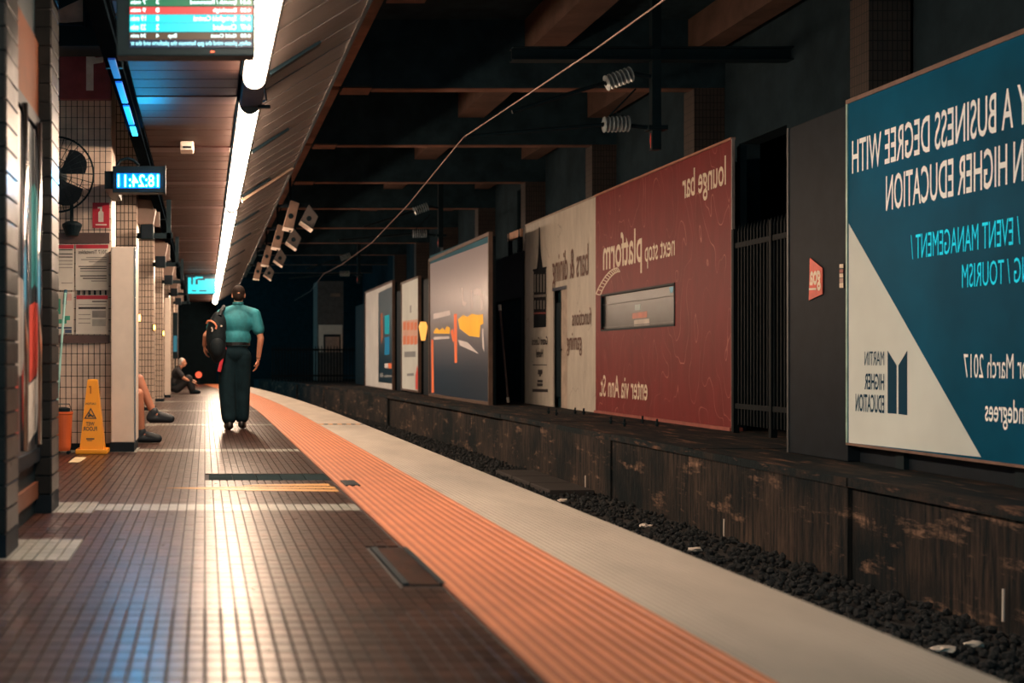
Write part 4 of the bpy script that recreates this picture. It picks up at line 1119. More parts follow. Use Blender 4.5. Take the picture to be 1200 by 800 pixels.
# dark service doorway and pole between cream hoarding and the reflective billboard
sv = thing('service_hoarding', (6.45, 28.5, 0), 'black service hoarding left of the cream hoarding', 'hoarding')
ya, yb = XR*F/(612-U0), XR*F/(578-U0)
MB().box(XR+0.02, XR+0.14, ya, yb, EYE+0.20*XR, EYE+0.345*XR).build('panel', mt['dark'], sv)
MB().box(XR+0.10, XR+0.14, ya, yb, 0.0, EYE+0.20*XR).build('door', mt['void'], sv)
for yy in (ya, yb): MB().box(XR, XR+0.14, yy-0.06, yy+0.06, 0.0, EYE+0.345*XR).build('post', mt['dark'], sv)
MB().box(XR+0.05, XR+0.10, XR*F/(607-U0), XR*F/(592-U0), EYE+0.395*XR, EYE+0.42*XR).build('lit_lintel', M('lintel_tan', (0.50,0.28,0.18), 0.5), sv)
MB().box(XR+0.04, XR+0.12, XR*F/(606-U0), XR*F/(605-U0), EYE+0.345*XR, EYE+0.42*XR).build('stay', mt['dark'], sv)
MB().box(XR+0.04, XR+0.12, XR*F/(594-U0), XR*F/(593-U0), EYE+0.345*XR, EYE+0.42*XR).build('stay', mt['dark'], sv)
po = thing('leaning_pole', (5.9, 25.5, 0), 'thin dark pole with pale tips leaning beside the reflective billboard', 'pole')
p0 = at(595.5, 473, 25.2); p1 = at(585.5, 357, 25.6); p0.z = 0.03
MB().tube([p0, p1], 0.022, 8).build('shaft', M('pole_brown', (0.10,0.06,0.06), 0.5), po)
for (p_, q_) in ((p0, p0+(p1-p0)*0.05), (p1-(p1-p0)*0.06, p1)):
    MB().tube([p_, q_], 0.03, 8).build('tip', mt['white'], po)

# reflective billboard
XF = 5.44
def far_board(name, pl, pr_, rt, rb_, label, m, frame=0.06):
    ya, yb = XF*F/(pr_-U0), XF*F/(pl-U0); z1, z0 = EYE+rt*XF, EYE+rb_*XF
    o = thing(name, (XF+0.1, (ya+yb)/2, 0), label, 'billboard', 'far billboards')
    MB().box(XF, XF+0.05, ya, yb, z0, z1).build('sheet', m, o)
    for (a, b_, c, d, nm) in ((ya-frame, yb+frame, z1, z1+frame*1.2, 'frame_top'), (ya-frame, yb+frame, z0-frame*1.2, z0, 'frame_bottom'), (ya-frame, ya, z0, z1, 'frame_side'), (yb, yb+frame, z0, z1, 'frame_side')):
        MB().box(XF-0.03, XF+0.05, a, b_, c, d).build(nm, M('frame_bronze', (0.12,0.075,0.055), 0.45), o)
    for yy in (ya+0.1, yb-0.1): MB().box(XF+0.05, XF+0.13, yy-0.06, yy+0.06, -0.005, z1).build('post', mt['black'], o)
    return o
def grad_mat(name, lo, hi, z0, z1, rough=0.18, st=0.0):
    m, nt, b = mat_base(name)
    g_ = nt.nodes.new('ShaderNodeNewGeometry'); sp = nt.nodes.new('ShaderNodeSeparateXYZ'); nt.links.new(g_.outputs['Position'], sp.inputs[0])
    f = ramp(nt, sp.outputs[2], z0, z1)
    c = mixer(nt, f, lo, hi); nt.links.new(c, b.inputs['Base Color']); b.inputs['Roughness'].default_value = rough
    if st: nt.links.new(c, b.inputs['Emission Color']); b.inputs['Emission Strength'].default_value = st
    return m
b3 = far_board('night_billboard', 504, 573.5, 0.437, -0.147, 'grey and navy billboard with painted yellow and white reflections', grad_mat('night_print', (0.018,0.035,0.055), (0.30,0.25,0.25), 0.6, 2.3, rough=0.3, st=0.12))
def spr(m, *pts, o=b3, pr2=0.004): return wallpoly(list(pts), XF, m, o, 'print', pr2)
gl = lambda n_, c, s_: emissive(n_, c, s_)
yw = backlit('reflection_yellow', (0.95,0.50,0.06), 0.300); wh = backlit('print_reflection_white', (0.70,0.62,0.58), 0.180); ob = backlit('print_reflection_orange', (0.85,0.20,0.08), 0.210); tb_ = backlit('print_teal', (0.03,0.10,0.13), 0.150)  # yellow, white and orange paint the board's glass reflections as flat shapes
spr(tb_, (504,300),(573,272.5),(573,284),(504,309.5))
spr(yw, (537,374),(543,369),(548,371),(553,367.5),(560,369),(566,368),(566.5,379),(563,381),(562,395),(550,393.5),(539,385))
spr(wh, (537,398),(548,401),(561,414.5),(549,409),(539,404.5))
spr(wh, (555,340),(559,337.5),(563.5,339),(566,345),(566,362),(563.8,364),(563.5,348),(560,345),(556,347))
spr(wh, (541,337),(542.3,337),(543,352),(547,355),(545,359),(542,357))
spr(wh, (552,340),(553,340),(554.5,357),(553,363)); spr(wh, (565,385),(566.5,385),(567.5,412),(565.5,406))
spr(wh, (508,367.5),(527,363.5),(528,369),(508,374)); spr(wh, (508.5,394.5),(526,394),(527,396.5),(508.5,398))
spr(yw, (508.5,388),(512,384),(515,387),(519,384),(521,387),(524,382),(527.5,384),(527,391),(508.5,390.5))
spr(ob, (505.5,398),(508,398),(508.5,460),(506,460)); spr(ob, (532,368),(535.5,367.5),(535.8,425),(533,425)); spr(ob, (528,388),(531,385),(533,398),(531,401))
b2 = far_board('white_billboard', 471, 491, 0.385, -0.142, 'narrow white billboard with an orange block', backlit('white_print_sheet', (0.60,0.62,0.57), 0.105), 0.04)
o2 = backlit('print_coral', (0.72,0.24,0.13), 0.120); g2 = backlit('print_grey', (0.26,0.27,0.27), 0.090)
wallpoly([(472,376),(490,374),(490,402),(472,404)], XF, backlit('print_pale_coral', (0.66,0.40,0.30), 0.120), b2, 'print')
for (t, b_) in ((377,386),(393,403)):
    for i in range(4): wallpoly([(472.6+i*4.4,t+1),(475.8+i*4.4,t),(475.8+i*4.4,b_),(472.6+i*4.4,b_+1)], XF, o2, b2, 'print', 0.006)
wallpoly([(474,412),(487,411.5),(487,418),(474,418.5)], XF, g2, b2, 'print'); wallpoly([(477,437.5),(485,437),(485,440),(477,440.5)], XF, g2, b2, 'print')
wallpoly([(487,440),(489,428),(491,440),(491,457),(487,456)], XF, backlit('print_redline', (0.68,0.10,0.08), 0.120), b2, 'print')
wallpoly([(480.5,358),(482,357.5),(482,366),(480.5,366.5)], XF, g2, b2, 'print')
b1 = far_board('split_billboard', 428.5, 460.5, 0.415, -0.155, 'far billboard, half blank white and half dark with blue figures', backlit('split_sheet', (0.62,0.60,0.56), 0.105), 0.05)
wallpoly([(443.5,343),(460.5,335),(460.5,449.5),(443.5,447.5)], XF, grad_mat('split_dark', (0.010,0.016,0.022), (0.12,0.14,0.15), 0.8, 2.4, 0.3, 0.1), b1, 'print')
for pts, m in (([(451,370),(456.5,368.5),(456.5,391),(451,391.5)], backlit('print_cyan', (0.02,0.34,0.42), 0.240)), ([(451,395),(456.5,394.5),(456.5,415),(451,416)], backlit('print_blue', (0.02,0.20,0.38), 0.240)),
               ([(446,368),(448.5,366),(449,396),(447,404)], backlit('print_brown', (0.36,0.14,0.08), 0.150)), ([(451,425.5),(455,425.5),(455,431),(451,431)], wh), ([(455.3,425.5),(459,425.5),(459,431.5),(455.3,431.5)], ob),
               ([(445.5,437),(449,437),(449,442),(445.5,442)], g2), ([(451,439.5),(459,439.5),(459,442),(451,442)], g2)):
    wallpoly(pts, XF, m, b1, 'print', 0.006)
for k, (pl, pr_, rt) in enumerate(((463, 469, 0.36), (494, 501, 0.37), (415, 425, 0.36))):
    ya, yb = XF*F/(pr_-U0), XF*F/(pl-U0)
    solid('dark_board', MB().cbox(XF+0.05, XF+0.14, ya, yb, -0.005, EYE+rt*XF, 0.01), mt['dark'], ['black infill board between the white and split billboards', 'black infill board between the night and white billboards', 'grey infill board beyond the split billboard'][k], 'board', group='infill boards')
solid('orange_marker_lamp', MB().lathe([(0.05,-0.22),(0.08,-0.05),(0.11,0.12),(0.07,0.24)], (XF-0.055, XF*F/(498.5-U0), EYE+0.13*XF), 10), emissive('marker_lit', (1.0,0.42,0.08), 1.4), 'small glowing amber marker on the board left of the night billboard', 'marker lamp')

# ------------------------------------------------------------------ overhead line
XWIRE = lambda px, py: at(px, py, 2.92*F/(V0-py))
wire = [at(800, -16, 10.0), XWIRE(700, 56), XWIRE(543, 161), XWIRE(478, 240), XWIRE(436, 284), XWIRE(400, 310), XWIRE(379, 321), at(364, 341, 52), at(345, 352, 60)]
dirw = (wire[1]-wire[0])
wire = [wire[0]-dirw*1.2] + wire
solid('contact_wire', MB().tube(wire, 0.0085, 6), M('copper_wire', (0.34,0.21,0.17), 0.4, 0.5), 'copper overhead wire running diagonally above the track', 'wire')
mi = M('insulator_glass', (0.30,0.36,0.38), 0.15, var=0.2)
def support(y, ps, label, n_=7):
    """drop post with two insulated arms; ps maps the nearest support's pixels to this one"""
    k_ = y/16.7
    P = lambda px, py: Vector(((px-U0)/F*16.7 + (0 if k_ == 1 else ps), y, EYE + (V0-py)/F*16.7))
    o = thing('overhead_line_support', P(768, 175), label, 'line support', 'overhead line supports')
    a = P(762.5, 176); c = P(773, 66)
    MB().box(a.x, c.x, y-0.06, y+0.06, a.z, c.z+1.0).build('drop_post', mt['black'], o)
    for (p_, q_, nm) in ((P(545,160), P(705,146), 'arm'), (P(600,131), P(708,97), 'arm'), (P(742,86), P(764,90), 'arm'), (P(738,147), P(764,150), 'arm')):
        MB().tube([p_, q_], 0.028, 8).build(nm, mt['black'], o)
    for (p_, q_) in ((P(709,98), P(741,86)), (P(706,146), P(738,145))):
        d = (q_-p_); L_ = d.length; d.normalize()
        b = MB().tube([p_, q_], 0.03, 8); b.build('insulator_core', mt['dark'], o)
        for i in range(n_):
            c_ = p_ + d*(L_*(i+0.5)/n_)
            MB().tube([c_-d*0.014, c_-d*0.006, c_+d*0.006, c_+d*0.014], [0.04, 0.105, 0.105, 0.04], 14).build('insulator_disc', mi, o)
    t0 = P(763.5, 154); t1 = P(763.5, 176)
    MB().tube([t0, (t0+t1)/2, t1], [0.010, 0.022, 0.010], 8).build('marker', M('red_marker', (0.62,0.06,0.04), 0.4), o)
    MB().box(P(758,150).x, P(780,150).x, y-0.09, y+0.09, P(0,153).z, P(0,148).z).build('collar', mt['black'], o)
    MB().tube([P(712,138), P(745,104)], 0.012, 6).build('tie_rod', mt['black'], o)
support(16.7, 0, 'nearest overhead line support with two insulator stacks on a black drop post')
support(31.1, -0.15, 'second overhead line support above the far billboards')
support(45.5, -0.4, 'farthest overhead line support in the dark')

# camera housings hung off the canopy edge
tanm = M('housing_tan', (0.24,0.15,0.11), 0.45); gym = M('housing_grey', (0.10,0.09,0.085), 0.45)
def cctv(y, label, s_=1.0, flip=False):
    c = Vector((1.46, y, 3.20))
    o = thing('camera_cluster', (1.46, y, 2.9), label, 'camera', 'platform cameras along the canopy edge')
    MB().box(1.40, 1.44, y-0.02, y+0.02, 3.0, 4.2).build('drop_rod', mt['dark'], o)
    MB().box(1.20, 1.78, y-0.025, y+0.025, 3.40, 3.45).build('cross_arm', mt['dark'], o)
    for (dx, dz, sl, m_) in ((0.0, 0.10, 1, tanm), (0.30, 0.06, -1, gym)):
        x = 1.40 + dx; z = 3.22 + dz
        prof = [(x-0.10, z-0.26), (x+0.06, z-0.29), (x+0.16, z+0.13), (x+0.02, z+0.18)] if sl > 0 else [(x-0.12, z-0.12), (x+0.08, z-0.26), (x+0.17, z-0.05), (x+0.02, z+0.15)]
        hsn = MB().extr([(a, y-0.17, b_) for a, b_ in prof], (0, 0.40, 0)).build('housing', m_, o)
        pf = [(a*0.82+0.18*x, b_*0.82+0.18*z) for a, b_ in prof]
        MB().extr([(a, y-0.175, b_) for a, b_ in pf], (0, 0.01, 0)).build('front_plate', tanm if sl > 0 else mt['canopy'], hsn)
        MB().lathe([(0.035,-0.02),(0.045,0.0),(0.03,0.02)], (x+0.02, y-0.18, z-0.08), 10, 'y').build('lens', mt['black'], hsn)
        MB().extr([(prof[0][0], y-0.24, prof[0][1]-0.005), (prof[1][0], y-0.24, prof[1][1]-0.005), (prof[1][0], y-0.24, prof[1][1]-0.02), (prof[0][0], y-0.24, prof[0][1]-0.02)], (0, 0.46, 0)).build('sun_visor', mt['white'], hsn)
for k, y in enumerate((21.3, 25.0, 29.5, 34.5)):
    cctv(y, ['nearest', 'second', 'third', 'farthest'][k] + ' pair of tan camera housings under the canopy edge')

# ------------------------------------------------------------------ far end of the ledge
fe = thing('picket_fence', (4.2, 52, 0), 'dark picket fence across the far end of the ledge', 'fence')
fpm = MB().box(-0.02, 0.02, -0.02, 0.02, 0.0, 1.38).add([(-0.02,-0.02,1.38),(0.02,-0.02,1.38),(0.02,0.02,1.38),(-0.02,0.02,1.38),(0,0,1.48)], [(0,1,4),(1,2,4),(2,3,4),(3,0,4)]).mesh('picket', gm)
for i in range(30): inst(fpm, 'picket', (2.75 + i*0.125, 52, 0.0), fe)
for z in (0.2, 1.25): MB().box(2.7, 6.5, 51.97, 52.03, z, z+0.07).build('rail', gm, fe)
fw = thing('far_kiosk', (5.3, 54, 0), 'dim concrete kiosk with a pale lit doorway beyond the picket fence', 'kiosk')
MB().box(4.75, 5.85, 54, 56.0, 0.0, 4.2).build('wall', M('kiosk_concrete', (0.10,0.085,0.08), 0.8), fw)
MB().box(4.80, 5.80, 53.93, 54, 1.2, 2.35).build('surround', mt['white'], fw)
MB().box(5.0, 5.72, 53.90, 53.93, 1.2, 1.95).build('opening_frame', mt['black'], fw)
MB().box(5.08, 5.66, 53.87, 53.90, 1.2, 1.85).build('door', M('kiosk_door', (0.42,0.27,0.21), 0.5), fw)
MB().box(5.3, 5.7, 53.95, 54, 3.55, 3.68).build('name_plate', tanm, fw)
sl_ = thing('signal_lamp', (-0.22, 46, 0.0), 'small red signal lamp at the dark end of the platform', 'lamp')
MB().box(-0.24, -0.20, 45.9, 45.94, 0, 0.30).build('post', mt['black'], sl_)
MB().lathe([(0.10,-0.04),(0.12,0.0),(0.05,0.06)], (-0.22, 45.88, 0.34), 14, 'y').build('lens', emissive('signal_red_lit', (1.0,0.12,0.05), 1.2), sl_)

# odds and ends along the track wall
for k, (px, p0_, p1_) in enumerate(((686, 557, 581), (848.5, 608, 632), (1176, 690, 728))):
    X_ = XL+0.015; a = onx(px, p0_, X_); c = onx(px, p1_, X_)
    solid('wall_marker', MB().tube([a, c+Vector((0, 0.004, 0))], 0.008, 8), mt['white'], 'thin white marker rod on the track wall, %s' % ('farthest of three', 'middle of three', 'nearest of three')[k], 'marker rod', group='marker rods on the track wall')
tro = thing('cable_trough', (4.35, 16.5, ZB), 'flat dark cable trough lid on the ballast by the track wall', 'trough')
for k in range(3):
    MB().cbox(4.12, 4.66, 15.3+k*0.95, 16.22+k*0.95, ZB, ZB+0.07, 0.012).build('lid', M('trough_concrete', (0.025,0.021,0.02), 0.7), tro)
rl_ = random.Random(21)
for k, (px, py) in enumerate(((660, 587), (757, 617), (815, 645), (1140, 757), (1106, 762))):
    dy = py - V0; y = (EYE-ZB-0.035)*F/dy; x = (px-U0)/F*y
    b = MB(); bm = bmesh.new(); bmesh.ops.create_icosphere(bm, subdivisions=2, radius=0.035)
    for v in bm.verts: v.co = Vector((v.co.x*1.8, v.co.y*1.2, v.co.z*0.6))*rl_.uniform(0.6, 1.25)
    b.bm(bm); b.v = [(p[0]+x, p[1]+y, p[2]+ZB+0.045) for p in b.v]
    solid('paper_scrap', b, mt['white'], 'crumpled white paper scrap on the ballast, %s from the camera' % ('fifth', 'fourth', 'third', 'second', 'nearest')[k], 'litter', group='paper scraps on the ballast')
for k, (px, py) in enumerate(((643, 485), (652, 487), (674, 485), (684, 486), (716, 497), (732, 500), (753, 496), (770, 500))):
    y = EYE*F/(py-V0); x = (px-U0)/F*y
    solid('anchor_bolt', MB().lathe([(0.018,0.0),(0.018,0.03),(0.03,0.03),(0.03,0.05),(0.014,0.05),(0.014,0.10)], (x, y, 0.004), 8), mt['black'], 'short black anchor bolt in the ledge, %s from the left' % ('first', 'second', 'third', 'fourth', 'fifth', 'sixth', 'seventh', 'eighth')[k], 'bolt', group='anchor bolts in the ledge')

# ------------------------------------------------------------------ people
def capsule(mb, p0, r0, p1, r1, n=14):
    p0, p1 = Vector(p0), Vector(p1)
    d = (p1-p0); L = d.length
    if L < 1e-6: d = Vector((0,0,1))
    d.normalize()
    path = []; rad = []
    for i in range(5):
        a = math.pi/2*(1-i/4); path.append(p0 - d*r0*math.sin(a)); rad.append(max(0.001, r0*math.cos(a)))
    for i in range(5):
        a = math.pi/2*i/4; path.append(p1 + d*r1*math.sin(a)); rad.append(max(0.001, r1*math.cos(a)))
    mb.tube(path, rad, n)
def ellip(mb, c, r, rot=None):
    bm = bmesh.new(); bmesh.ops.create_uvsphere(bm, u_segments=18, v_segments=12, radius=1.0)
    R = rot if rot is not None else Matrix.Identity(3)
    for v in bm.verts: v.co = R @ Vector((v.co.x*r[0], v.co.y*r[1], v.co.z*r[2])) + Vector(c)
    mb.bm(bm)
def loft(mb, rings, n=20):
    """rings (cx, cy, cz, rx, ry) stacked and capped"""
    vs = []; fs = []
    for (x, y, z, rx, ry) in rings:
        for k in range(n):
            t = 2*math.pi*k/n; vs.append((x+rx*math.cos(t), y+ry*math.sin(t), z))
    for i in range(len(rings)-1):
        for k in range(n): fs.append((i*n+k, i*n+(k+1)%n, (i+1)*n+(k+1)%n, (i+1)*n+k))
    fs.append(tuple(range(n))[::-1]); fs.append(tuple((len(rings)-1)*n+k for k in range(n)))
    mb.add(vs, fs)
def melt(mb, name, mat, parent, voxel=0.009, smooth=4):
    """fuse overlapping shapes into one continuous surface"""
    me = bpy.data.meshes.new(name); me.from_pydata(mb.v, [], mb.f)
    bm = bmesh.new(); bm.from_mesh(me); bmesh.ops.recalc_face_normals(bm, faces=bm.faces); bm.to_mesh(me); bm.free()
    o = bpy.data.objects.new(name, me); COL.objects.link(o)
    m = o.modifiers.new('r', 'REMESH'); m.mode = 'VOXEL'; m.voxel_size = voxel
    s = o.modifiers.new('s', 'SMOOTH'); s.factor = 0.5; s.iterations = smooth
    dg = bpy.context.evaluated_depsgraph_get()
    nm = bpy.data.meshes.new_from_object(o.evaluated_get(dg))
    o.modifiers.clear(); o.data = nm; nm.name = name
    nm.materials.clear(); nm.materials.append(mat)
    nm.polygons.foreach_set('use_smooth', [True]*len(nm.polygons))
    o.parent = parent
    return o

def hand(mb, wrist, tip, side, palm_n, curl=0.5):
    """palm with five separate bent fingers, pointing from wrist to tip"""
    w = Vector(wrist); d = (Vector(tip)-w).normalized(); n = Vector(palm_n).normalized()
    a = d.cross(n).normalized()*side
    c = w + d*0.055
    R = Matrix((a, d, n)).transposed()
    ellip(mb, c, (0.040, 0.055, 0.017), R)
    for i, (o_, l_) in enumerate(((-0.030, 0.062), (-0.010, 0.078), (0.010, 0.084), (0.030, 0.075))):
        b = w + d*0.095 + a*o_
        k1 = b + (d*math.cos(curl*0.7) + n*math.sin(curl*0.7))*l_*0.5
        k2 = k1 + (d*math.cos(curl*1.7) + n*math.sin(curl*1.7))*l_*0.5
        capsule(mb, b - d*0.02, 0.0095, k1, 0.0088, 8); capsule(mb, k1, 0.0088, k2, 0.0078, 8)
    b = w + d*0.035 + a*0.032
    k1 = b + (d*0.7 + a*0.6 + n*0.3).normalized()*0.038; k2 = k1 + (d*0.9 + a*0.15 + n*0.4).normalized()*0.032
    capsule(mb, b - a*0.012, 0.012, k1, 0.010, 8); capsule(mb, k1, 0.010, k2, 0.0085, 8)

def head(mb, c, fwd, up):
    f = Vector(fwd).normalized(); u = Vector(up).normalized(); s = f.cross(u).normalized(); u = s.cross(f)
    R = Matrix((s, f, u)).transposed(); c = Vector(c)
    P = lambda x, y, z: c + s*x + f*y + u*z
    ellip(mb, P(0, -0.005, 0.025), (0.076, 0.096, 0.092), R)
    ellip(mb, P(0, 0.025, -0.045), (0.058, 0.068, 0.070), R)       # jaw
    capsule(mb, P(0, 0.088, 0.012), 0.010, P(0, 0.108, -0.022), 0.014, 8)   # nose
    ellip(mb, P(0, 0.083, -0.062), (0.026, 0.012, 0.010), R)       # mouth
    for sx in (-1, 1):
        ellip(mb, P(sx*0.078, -0.008, -0.005), (0.010, 0.022, 0.034), R)    # ears
        ellip(mb, P(sx*0.031, 0.078, 0.020), (0.017, 0.012, 0.010), R)      # brows and eye sockets
    return P, R

def person(o, J, C, rot_up=(0,0,1), face=(0,1,0)):
    """J: joints in the person's own frame (x to the right, y forward); C: colours"""
    b = MB()
    P, R = head(b, J['head'], face, rot_up)
    capsule(b, J['neck'], 0.058, Vector(J['head'])+Vector((0,0,-0.05)), 0.054)
    ch, be, pe = Vector(J['chest']), Vector(J['belly']), Vector(J['pelvis'])
    ellip(b, ch, (0.165, 0.108, 0.17)); ellip(b, be, (0.145, 0.105, 0.15)); ellip(b, pe, (0.155, 0.11, 0.115))
    capsule(b, J['shl'], 0.055, J['neck'], 0.058); capsule(b, J['shr'], 0.055, J['neck'], 0.058)
    for q in 'lr':
        capsule(b, J['sh'+q], 0.054, J['el'+q], 0.040); capsule(b, J['el'+q], 0.042, J['wr'+q], 0.027)
        hand(b, J['wr'+q], J['ha'+q], 1 if q == 'l' else -1, J.get('pn'+q, (0, 1, 0)), J.get('curl', 0.5))
        capsule(b, J['hi'+q], 0.082, J['kn'+q], 0.055); capsule(b, J['kn'+q], 0.057, J['an'+q], 0.036)
        ca = Vector(J['kn'+q]).lerp(Vector(J['an'+q]), 0.3); capsule(b, ca, 0.052, Vector(J['kn'+q]).lerp(Vector(J['an'+q]), 0.45), 0.047)
        capsule(b, J['an'+q], 0.036, J['to'+q], 0.026)
    melt(b, 'body', C['skin'], o, 0.008, 2)
    # shirt with short sleeves
    b = MB()
    ellip(b, ch, (0.205, 0.140, 0.175)); ellip(b, be, (0.186, 0.140, 0.16)); 
    wa = Vector(J['waist']); ellip(b, be.lerp(wa, 0.7), (0.178, 0.135, 0.09))
    for q in 'lr':
        sh = Vector(J['sh'+q]); el = Vector(J['el'+q])
        capsule(b, sh.lerp(Vector(J['neck']), 0.75), 0.068, sh, 0.076); capsule(b, sh, 0.076, sh.lerp(el, 0.62), 0.078)
    capsule(b, J['neck'], 0.068, Vector(J['neck'])+Vector((0,0,0.02)), 0.066)
    sh_ = melt(b, 'shirt', C['shirt'], o, 0.010, 4)
    b = MB(); nk = Vector(J['neck'])
    loft(b, [(nk.x, nk.y, nk.z+0.045, 0.070, 0.072), (nk.x, nk.y, nk.z+0.08, 0.066, 0.068)], 18)
    melt(b, 'collar', C['shirt'], o, 0.008, 2)
    # trousers or shorts
    b = MB()
    ellip(b, pe, (0.185, 0.142, 0.125)); ellip(b, Vector(J['waist']), (0.172, 0.128, 0.06))
    for q in 'lr':
        hi, kn, an = Vector(J['hi'+q]), Vector(J['kn'+q]), Vector(J['an'+q])
        if C.get('shorts'):
            capsule(b, hi, 0.105, hi.lerp(kn, 0.8), 0.085)
        else:
            capsule(b, hi, 0.118, kn, 0.105); capsule(b, kn, 0.106, an.lerp(kn, 0.16), 0.094)
    melt(b, 'shorts' if C.get('shorts') else 'trousers', C['trousers'], o, 0.010, 4)
    if not C.get('shorts'):
        b = MB(); wa = Vector(J['waist']); loft(b, [(wa.x, wa.y, wa.z+0.0, 0.181, 0.138), (wa.x, wa.y, wa.z+0.04, 0.181, 0.138)], 24)
        b.build('belt', C['shoe'], o, local=True)
    for q in 'lr':
        an, to = Vector(J['an'+q]), Vector(J['to'+q])
        d = (to-an); fl = Vector((d.x, d.y, 0)).normalized()
        dn = J.get('sd'+q, (0,0,-1)); dn = Vector(dn)
        b = MB(); heel = an - fl*0.035 + dn*0.045
        capsule(b, an + dn*(-0.02), 0.048, heel, 0.046); capsule(b, heel, 0.046, to + dn*0.005, 0.042); capsule(b, an.lerp(to, 0.4), 0.045, to, 0.043)
        s_ = melt(b, 'shoe', C['shoe'], o, 0.008, 3)
        b = MB(); capsule(b, heel+dn*0.030, 0.022, to+dn*0.024, 0.022); melt(b, 'sole', C['sole'], s_, 0.006, 1)
    # hair
    b = MB()
    f = Vector(face).normalized(); hc = Vector(J['head'])
    ellip(b, hc + Vector((0,0,0.035)) - f*0.018, (0.083, 0.083 if abs(f.x) < .5 else 0.083, 0.090)); ellip(b, hc - f*0.035 + Vector((0,0,-0.010)), (0.073, 0.068, 0.075))
    melt(b, 'hair', C['hair'], o, 0.008, 2)

skin = M('skin', (0.62,0.29,0.18), 0.5, var=0.1, scale=8)
C1 = dict(skin=skin, shirt=M('teal_shirt_cotton', (0.016,0.19,0.235), 0.75, var=0.35, scale=7, stretch=(1,1,0.7), bump=1.0, bscale=7), trousers=M('navy_trouser_cloth', (0.007,0.021,0.029), 0.85, var=0.4, bump=0.5, bscale=10, spec=0.1),
          shoe=M('black_leather', (0.010,0.010,0.011), 0.35), sole=M('dark_sole', (0.03,0.03,0.03), 0.6), hair=M('dark_hair', (0.016,0.010,0.008), 0.7, var=0.5, scale=60, spec=0.15, bump=0.6, bscale=90))
S = 15.9/F
def mj(px, py, y): return ((px-278)*S, y, (504-py)*S)
J1 = dict(head=mj(279.5, 346.5, 0.02), neck=mj(279, 362, 0.0), chest=mj(277.5, 379, 0.0), belly=mj(277, 397, 0.0), waist=mj(276, 405.5, 0.0), pelvis=mj(275, 415, 0.0),
          shl=mj(260, 369.5, 0.0), shr=mj(298.5, 369.5, 0.0), ell=mj(241.5, 394, -0.02), elr=mj(305.5, 397, -0.02), wrl=mj(239.5, 405, 0.06), wrr=mj(303.0, 421, 0.06), hal=mj(241, 420, 0.08), har=mj(301, 437, 0.09),
          pnl=(1,0.2,0.2), pnr=(-1,0.3,0), curl=0.5,
          hil=mj(266.5, 419, 0), hir=mj(284, 419, 0), knl=mj(266.0, 460, -0.02), knr=mj(283.5, 459, 0.05), anl=mj(268.5, 495, -0.10), anr=mj(283.5, 494, 0.06), tol=mj(266.0, 499.8, 0.09), tor=mj(286, 499.6, 0.26))
man = thing('person', (0.403, 15.9, 0.0), 'man walking away in a teal short sleeved shirt and dark trousers', 'person')
person(man, J1, C1)
b = MB()
wr = Vector(J1['wrr']); ellip(b, wr + Vector((0,0,0.01)), (0.036, 0.034, 0.012)); melt(b, 'wristwatch', mt['black'], man, 0.006, 1)

# backpack slung on his left shoulder
bp = thing('backpack', (0.403 + mj(251,0,0)[0], 15.62, 0.72), 'black backpack with orange piping slung on the left shoulder of the walking man', 'backpack')
def bj(px, py, dy): return (0.403 + mj(px,0,0)[0] - bp.location.x, 15.9 + dy - bp.location.y, (504-py)*S - bp.location.z)
pb = M('black_nylon', (0.006,0.012,0.016), 0.65, var=0.4, bump=0.5, bscale=20, spec=0.2)
b = MB(); ellip(b, bj(253.0, 396, -0.21), (0.125, 0.11, 0.27)); ellip(b, bj(255.5, 411, -0.21), (0.105, 0.11, 0.17)); ellip(b, bj(255.5, 383, -0.19), (0.105, 0.10, 0.18)); melt(b, 'bag_body', pb, bp, 0.012, 5)
b = MB(); ellip(b, bj(254, 408, -0.29), (0.09, 0.06, 0.13)); melt(b, 'front_pocket', pb, bp, 0.010, 4)
MB().tube([bj(261.5,352.5,-0.03) if False else bj(262,363,-0.06), bj(262,361.5,0.0), bj(261,366,0.10), bj(258,385,0.14)], 0.022, 8).build('shoulder_strap', pb, bp, local=True)
MB().tube([bj(257,372,-0.26), bj(259,366,-0.20), bj(262,361.5,-0.08), bj(262,360.5,-0.01)], 0.026, 8).build('shoulder_strap', pb, bp, local=True)
op = M('orange_piping', (0.75,0.24,0.13), 0.5)
MB().tube([bj(242,380.5,-0.28), bj(243.5,377.5,-0.30), bj(247,377.5,-0.31), bj(251,380,-0.315), bj(253.5,384,-0.315), bj(252.5,387,-0.315)], 0.012, 8).build('piping', op, bp, local=True)
MB().tube([bj(247.5,385,-0.325), bj(249,388,-0.325), bj(248,390,-0.325)], 0.009, 8).build('piping', M('pale_piping', (0.6,0.5,0.45), 0.5), bp, local=True)
MB().tube([bj(264,408,-0.24), bj(260,420,-0.25), bj(256.5,436,-0.25)], [0.016,0.022,0.022], 8).build('red_strap', M('red_nylon', (0.66,0.045,0.075), 0.45), bp, local=True)
MB().lathe([(0.012,-0.008),(0.012,0.008)], bj(259,383.5,-0.30), 8, 'y').build('buckle', mt['white'], bp, local=True)

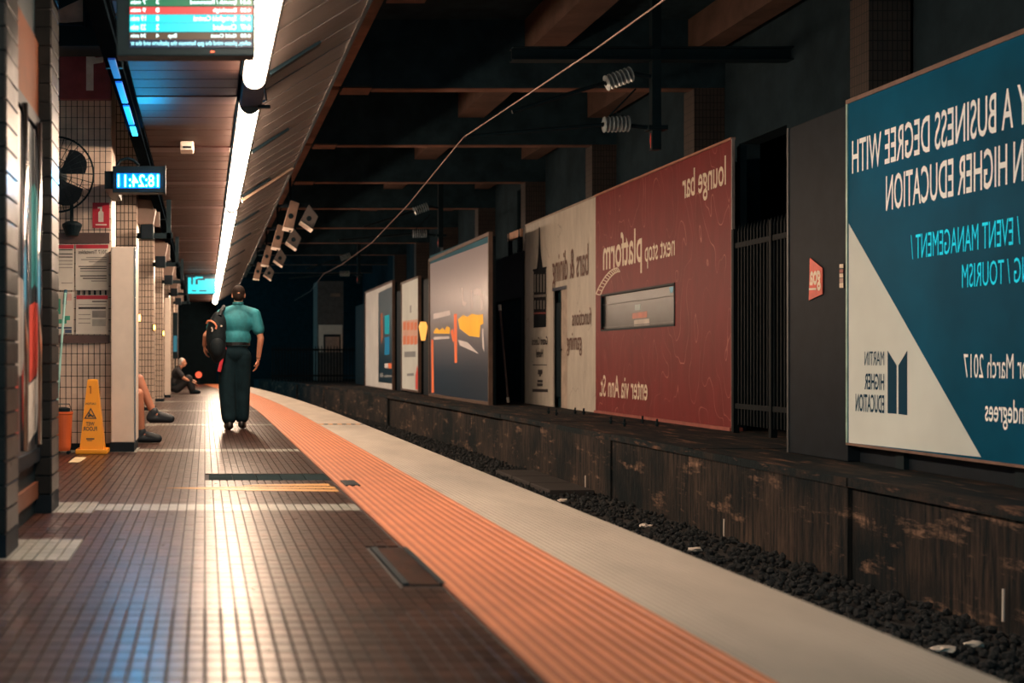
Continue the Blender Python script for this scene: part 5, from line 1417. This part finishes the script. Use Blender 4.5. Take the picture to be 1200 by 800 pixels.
# person sitting on the bench: only crossed legs show past the partition
C2 = dict(skin=M('skin_tan', (0.42,0.17,0.10), 0.5, var=0.12, scale=8), shirt=M('dark_red_shirt', (0.10,0.03,0.03), 0.8), trousers=M('dark_shorts', (0.03,0.03,0.035), 0.8), shorts=True, shoe=M('navy_shoe', (0.012,0.020,0.028), 0.6), sole=M('grey_sole', (0.10,0.11,0.11), 0.6), hair=C1['hair'])
sit = thing('person', (-1.13, 13.35, 0.0), 'seated person in shorts and dark shoes with crossed legs behind the white partition', 'person', rz=-math.pi/2)
J2 = dict(head=(0, 0.06, 1.24), neck=(0, 0.0, 1.06), chest=(0, -0.03, 0.90), belly=(0, -0.04, 0.70), waist=(0, -0.03, 0.62), pelvis=(0, -0.02, 0.555),
          shl=(-0.18, -0.02, 1.0), shr=(0.18, -0.02, 1.0), ell=(-0.24, 0.05, 0.74), elr=(0.24, 0.05, 0.74), wrl=(-0.12, 0.26, 0.68), wrr=(0.14, 0.28, 0.66), hal=(-0.05, 0.36, 0.67), har=(0.06, 0.37, 0.67), pnl=(0,0,-1), pnr=(0,0,-1),
          hil=(-0.09, 0.02, 0.53), hir=(0.09, 0.02, 0.53), knr=(0.09, 0.44, 0.51), anr=(0.07, 0.475, 0.10), tor=(0.07, 0.645, 0.05),
          knl=(-0.02, 0.44, 0.66), anl=(0.03, 0.60, 0.305), tol=(0.04, 0.775, 0.255))
person(sit, J2, C2)
# person sitting on the floor far down the platform
C3 = dict(skin=skin, shirt=M('black_hoodie', (0.02,0.02,0.024), 0.85), trousers=M('black_jeans', (0.012,0.013,0.017), 0.85), shoe=mt['black'], sole=mt['dark'], hair=M('cap_white', (0.42,0.40,0.38), 0.7))
low = thing('person', (-0.72, 33.0, 0.0), 'small far person in black sitting low on the platform by the columns', 'person', rz=-math.pi/2)
J3 = dict(head=(0, 0.14, 0.80), neck=(0, 0.05, 0.64), chest=(0, 0.0, 0.50), belly=(0, -0.05, 0.30), waist=(0, -0.05, 0.22), pelvis=(0, -0.05, 0.15),
          shl=(-0.18, 0.02, 0.58), shr=(0.18, 0.02, 0.58), ell=(-0.22, 0.16, 0.42), elr=(0.22, 0.18, 0.40), wrl=(-0.14, 0.36, 0.36), wrr=(0.14, 0.40, 0.30), hal=(-0.1, 0.46, 0.34), har=(0.1, 0.50, 0.26), pnl=(0,0,-1), pnr=(0,0,-1),
          hil=(-0.09, 0.0, 0.13), hir=(0.09, 0.0, 0.13), knl=(-0.10, 0.30, 0.38), knr=(0.10, 0.30, 0.38), anl=(-0.09, 0.40, 0.09), anr=(0.09, 0.40, 0.09), tol=(-0.09, 0.57, 0.045), tor=(0.09, 0.57, 0.045))
person(low, J3, C3)
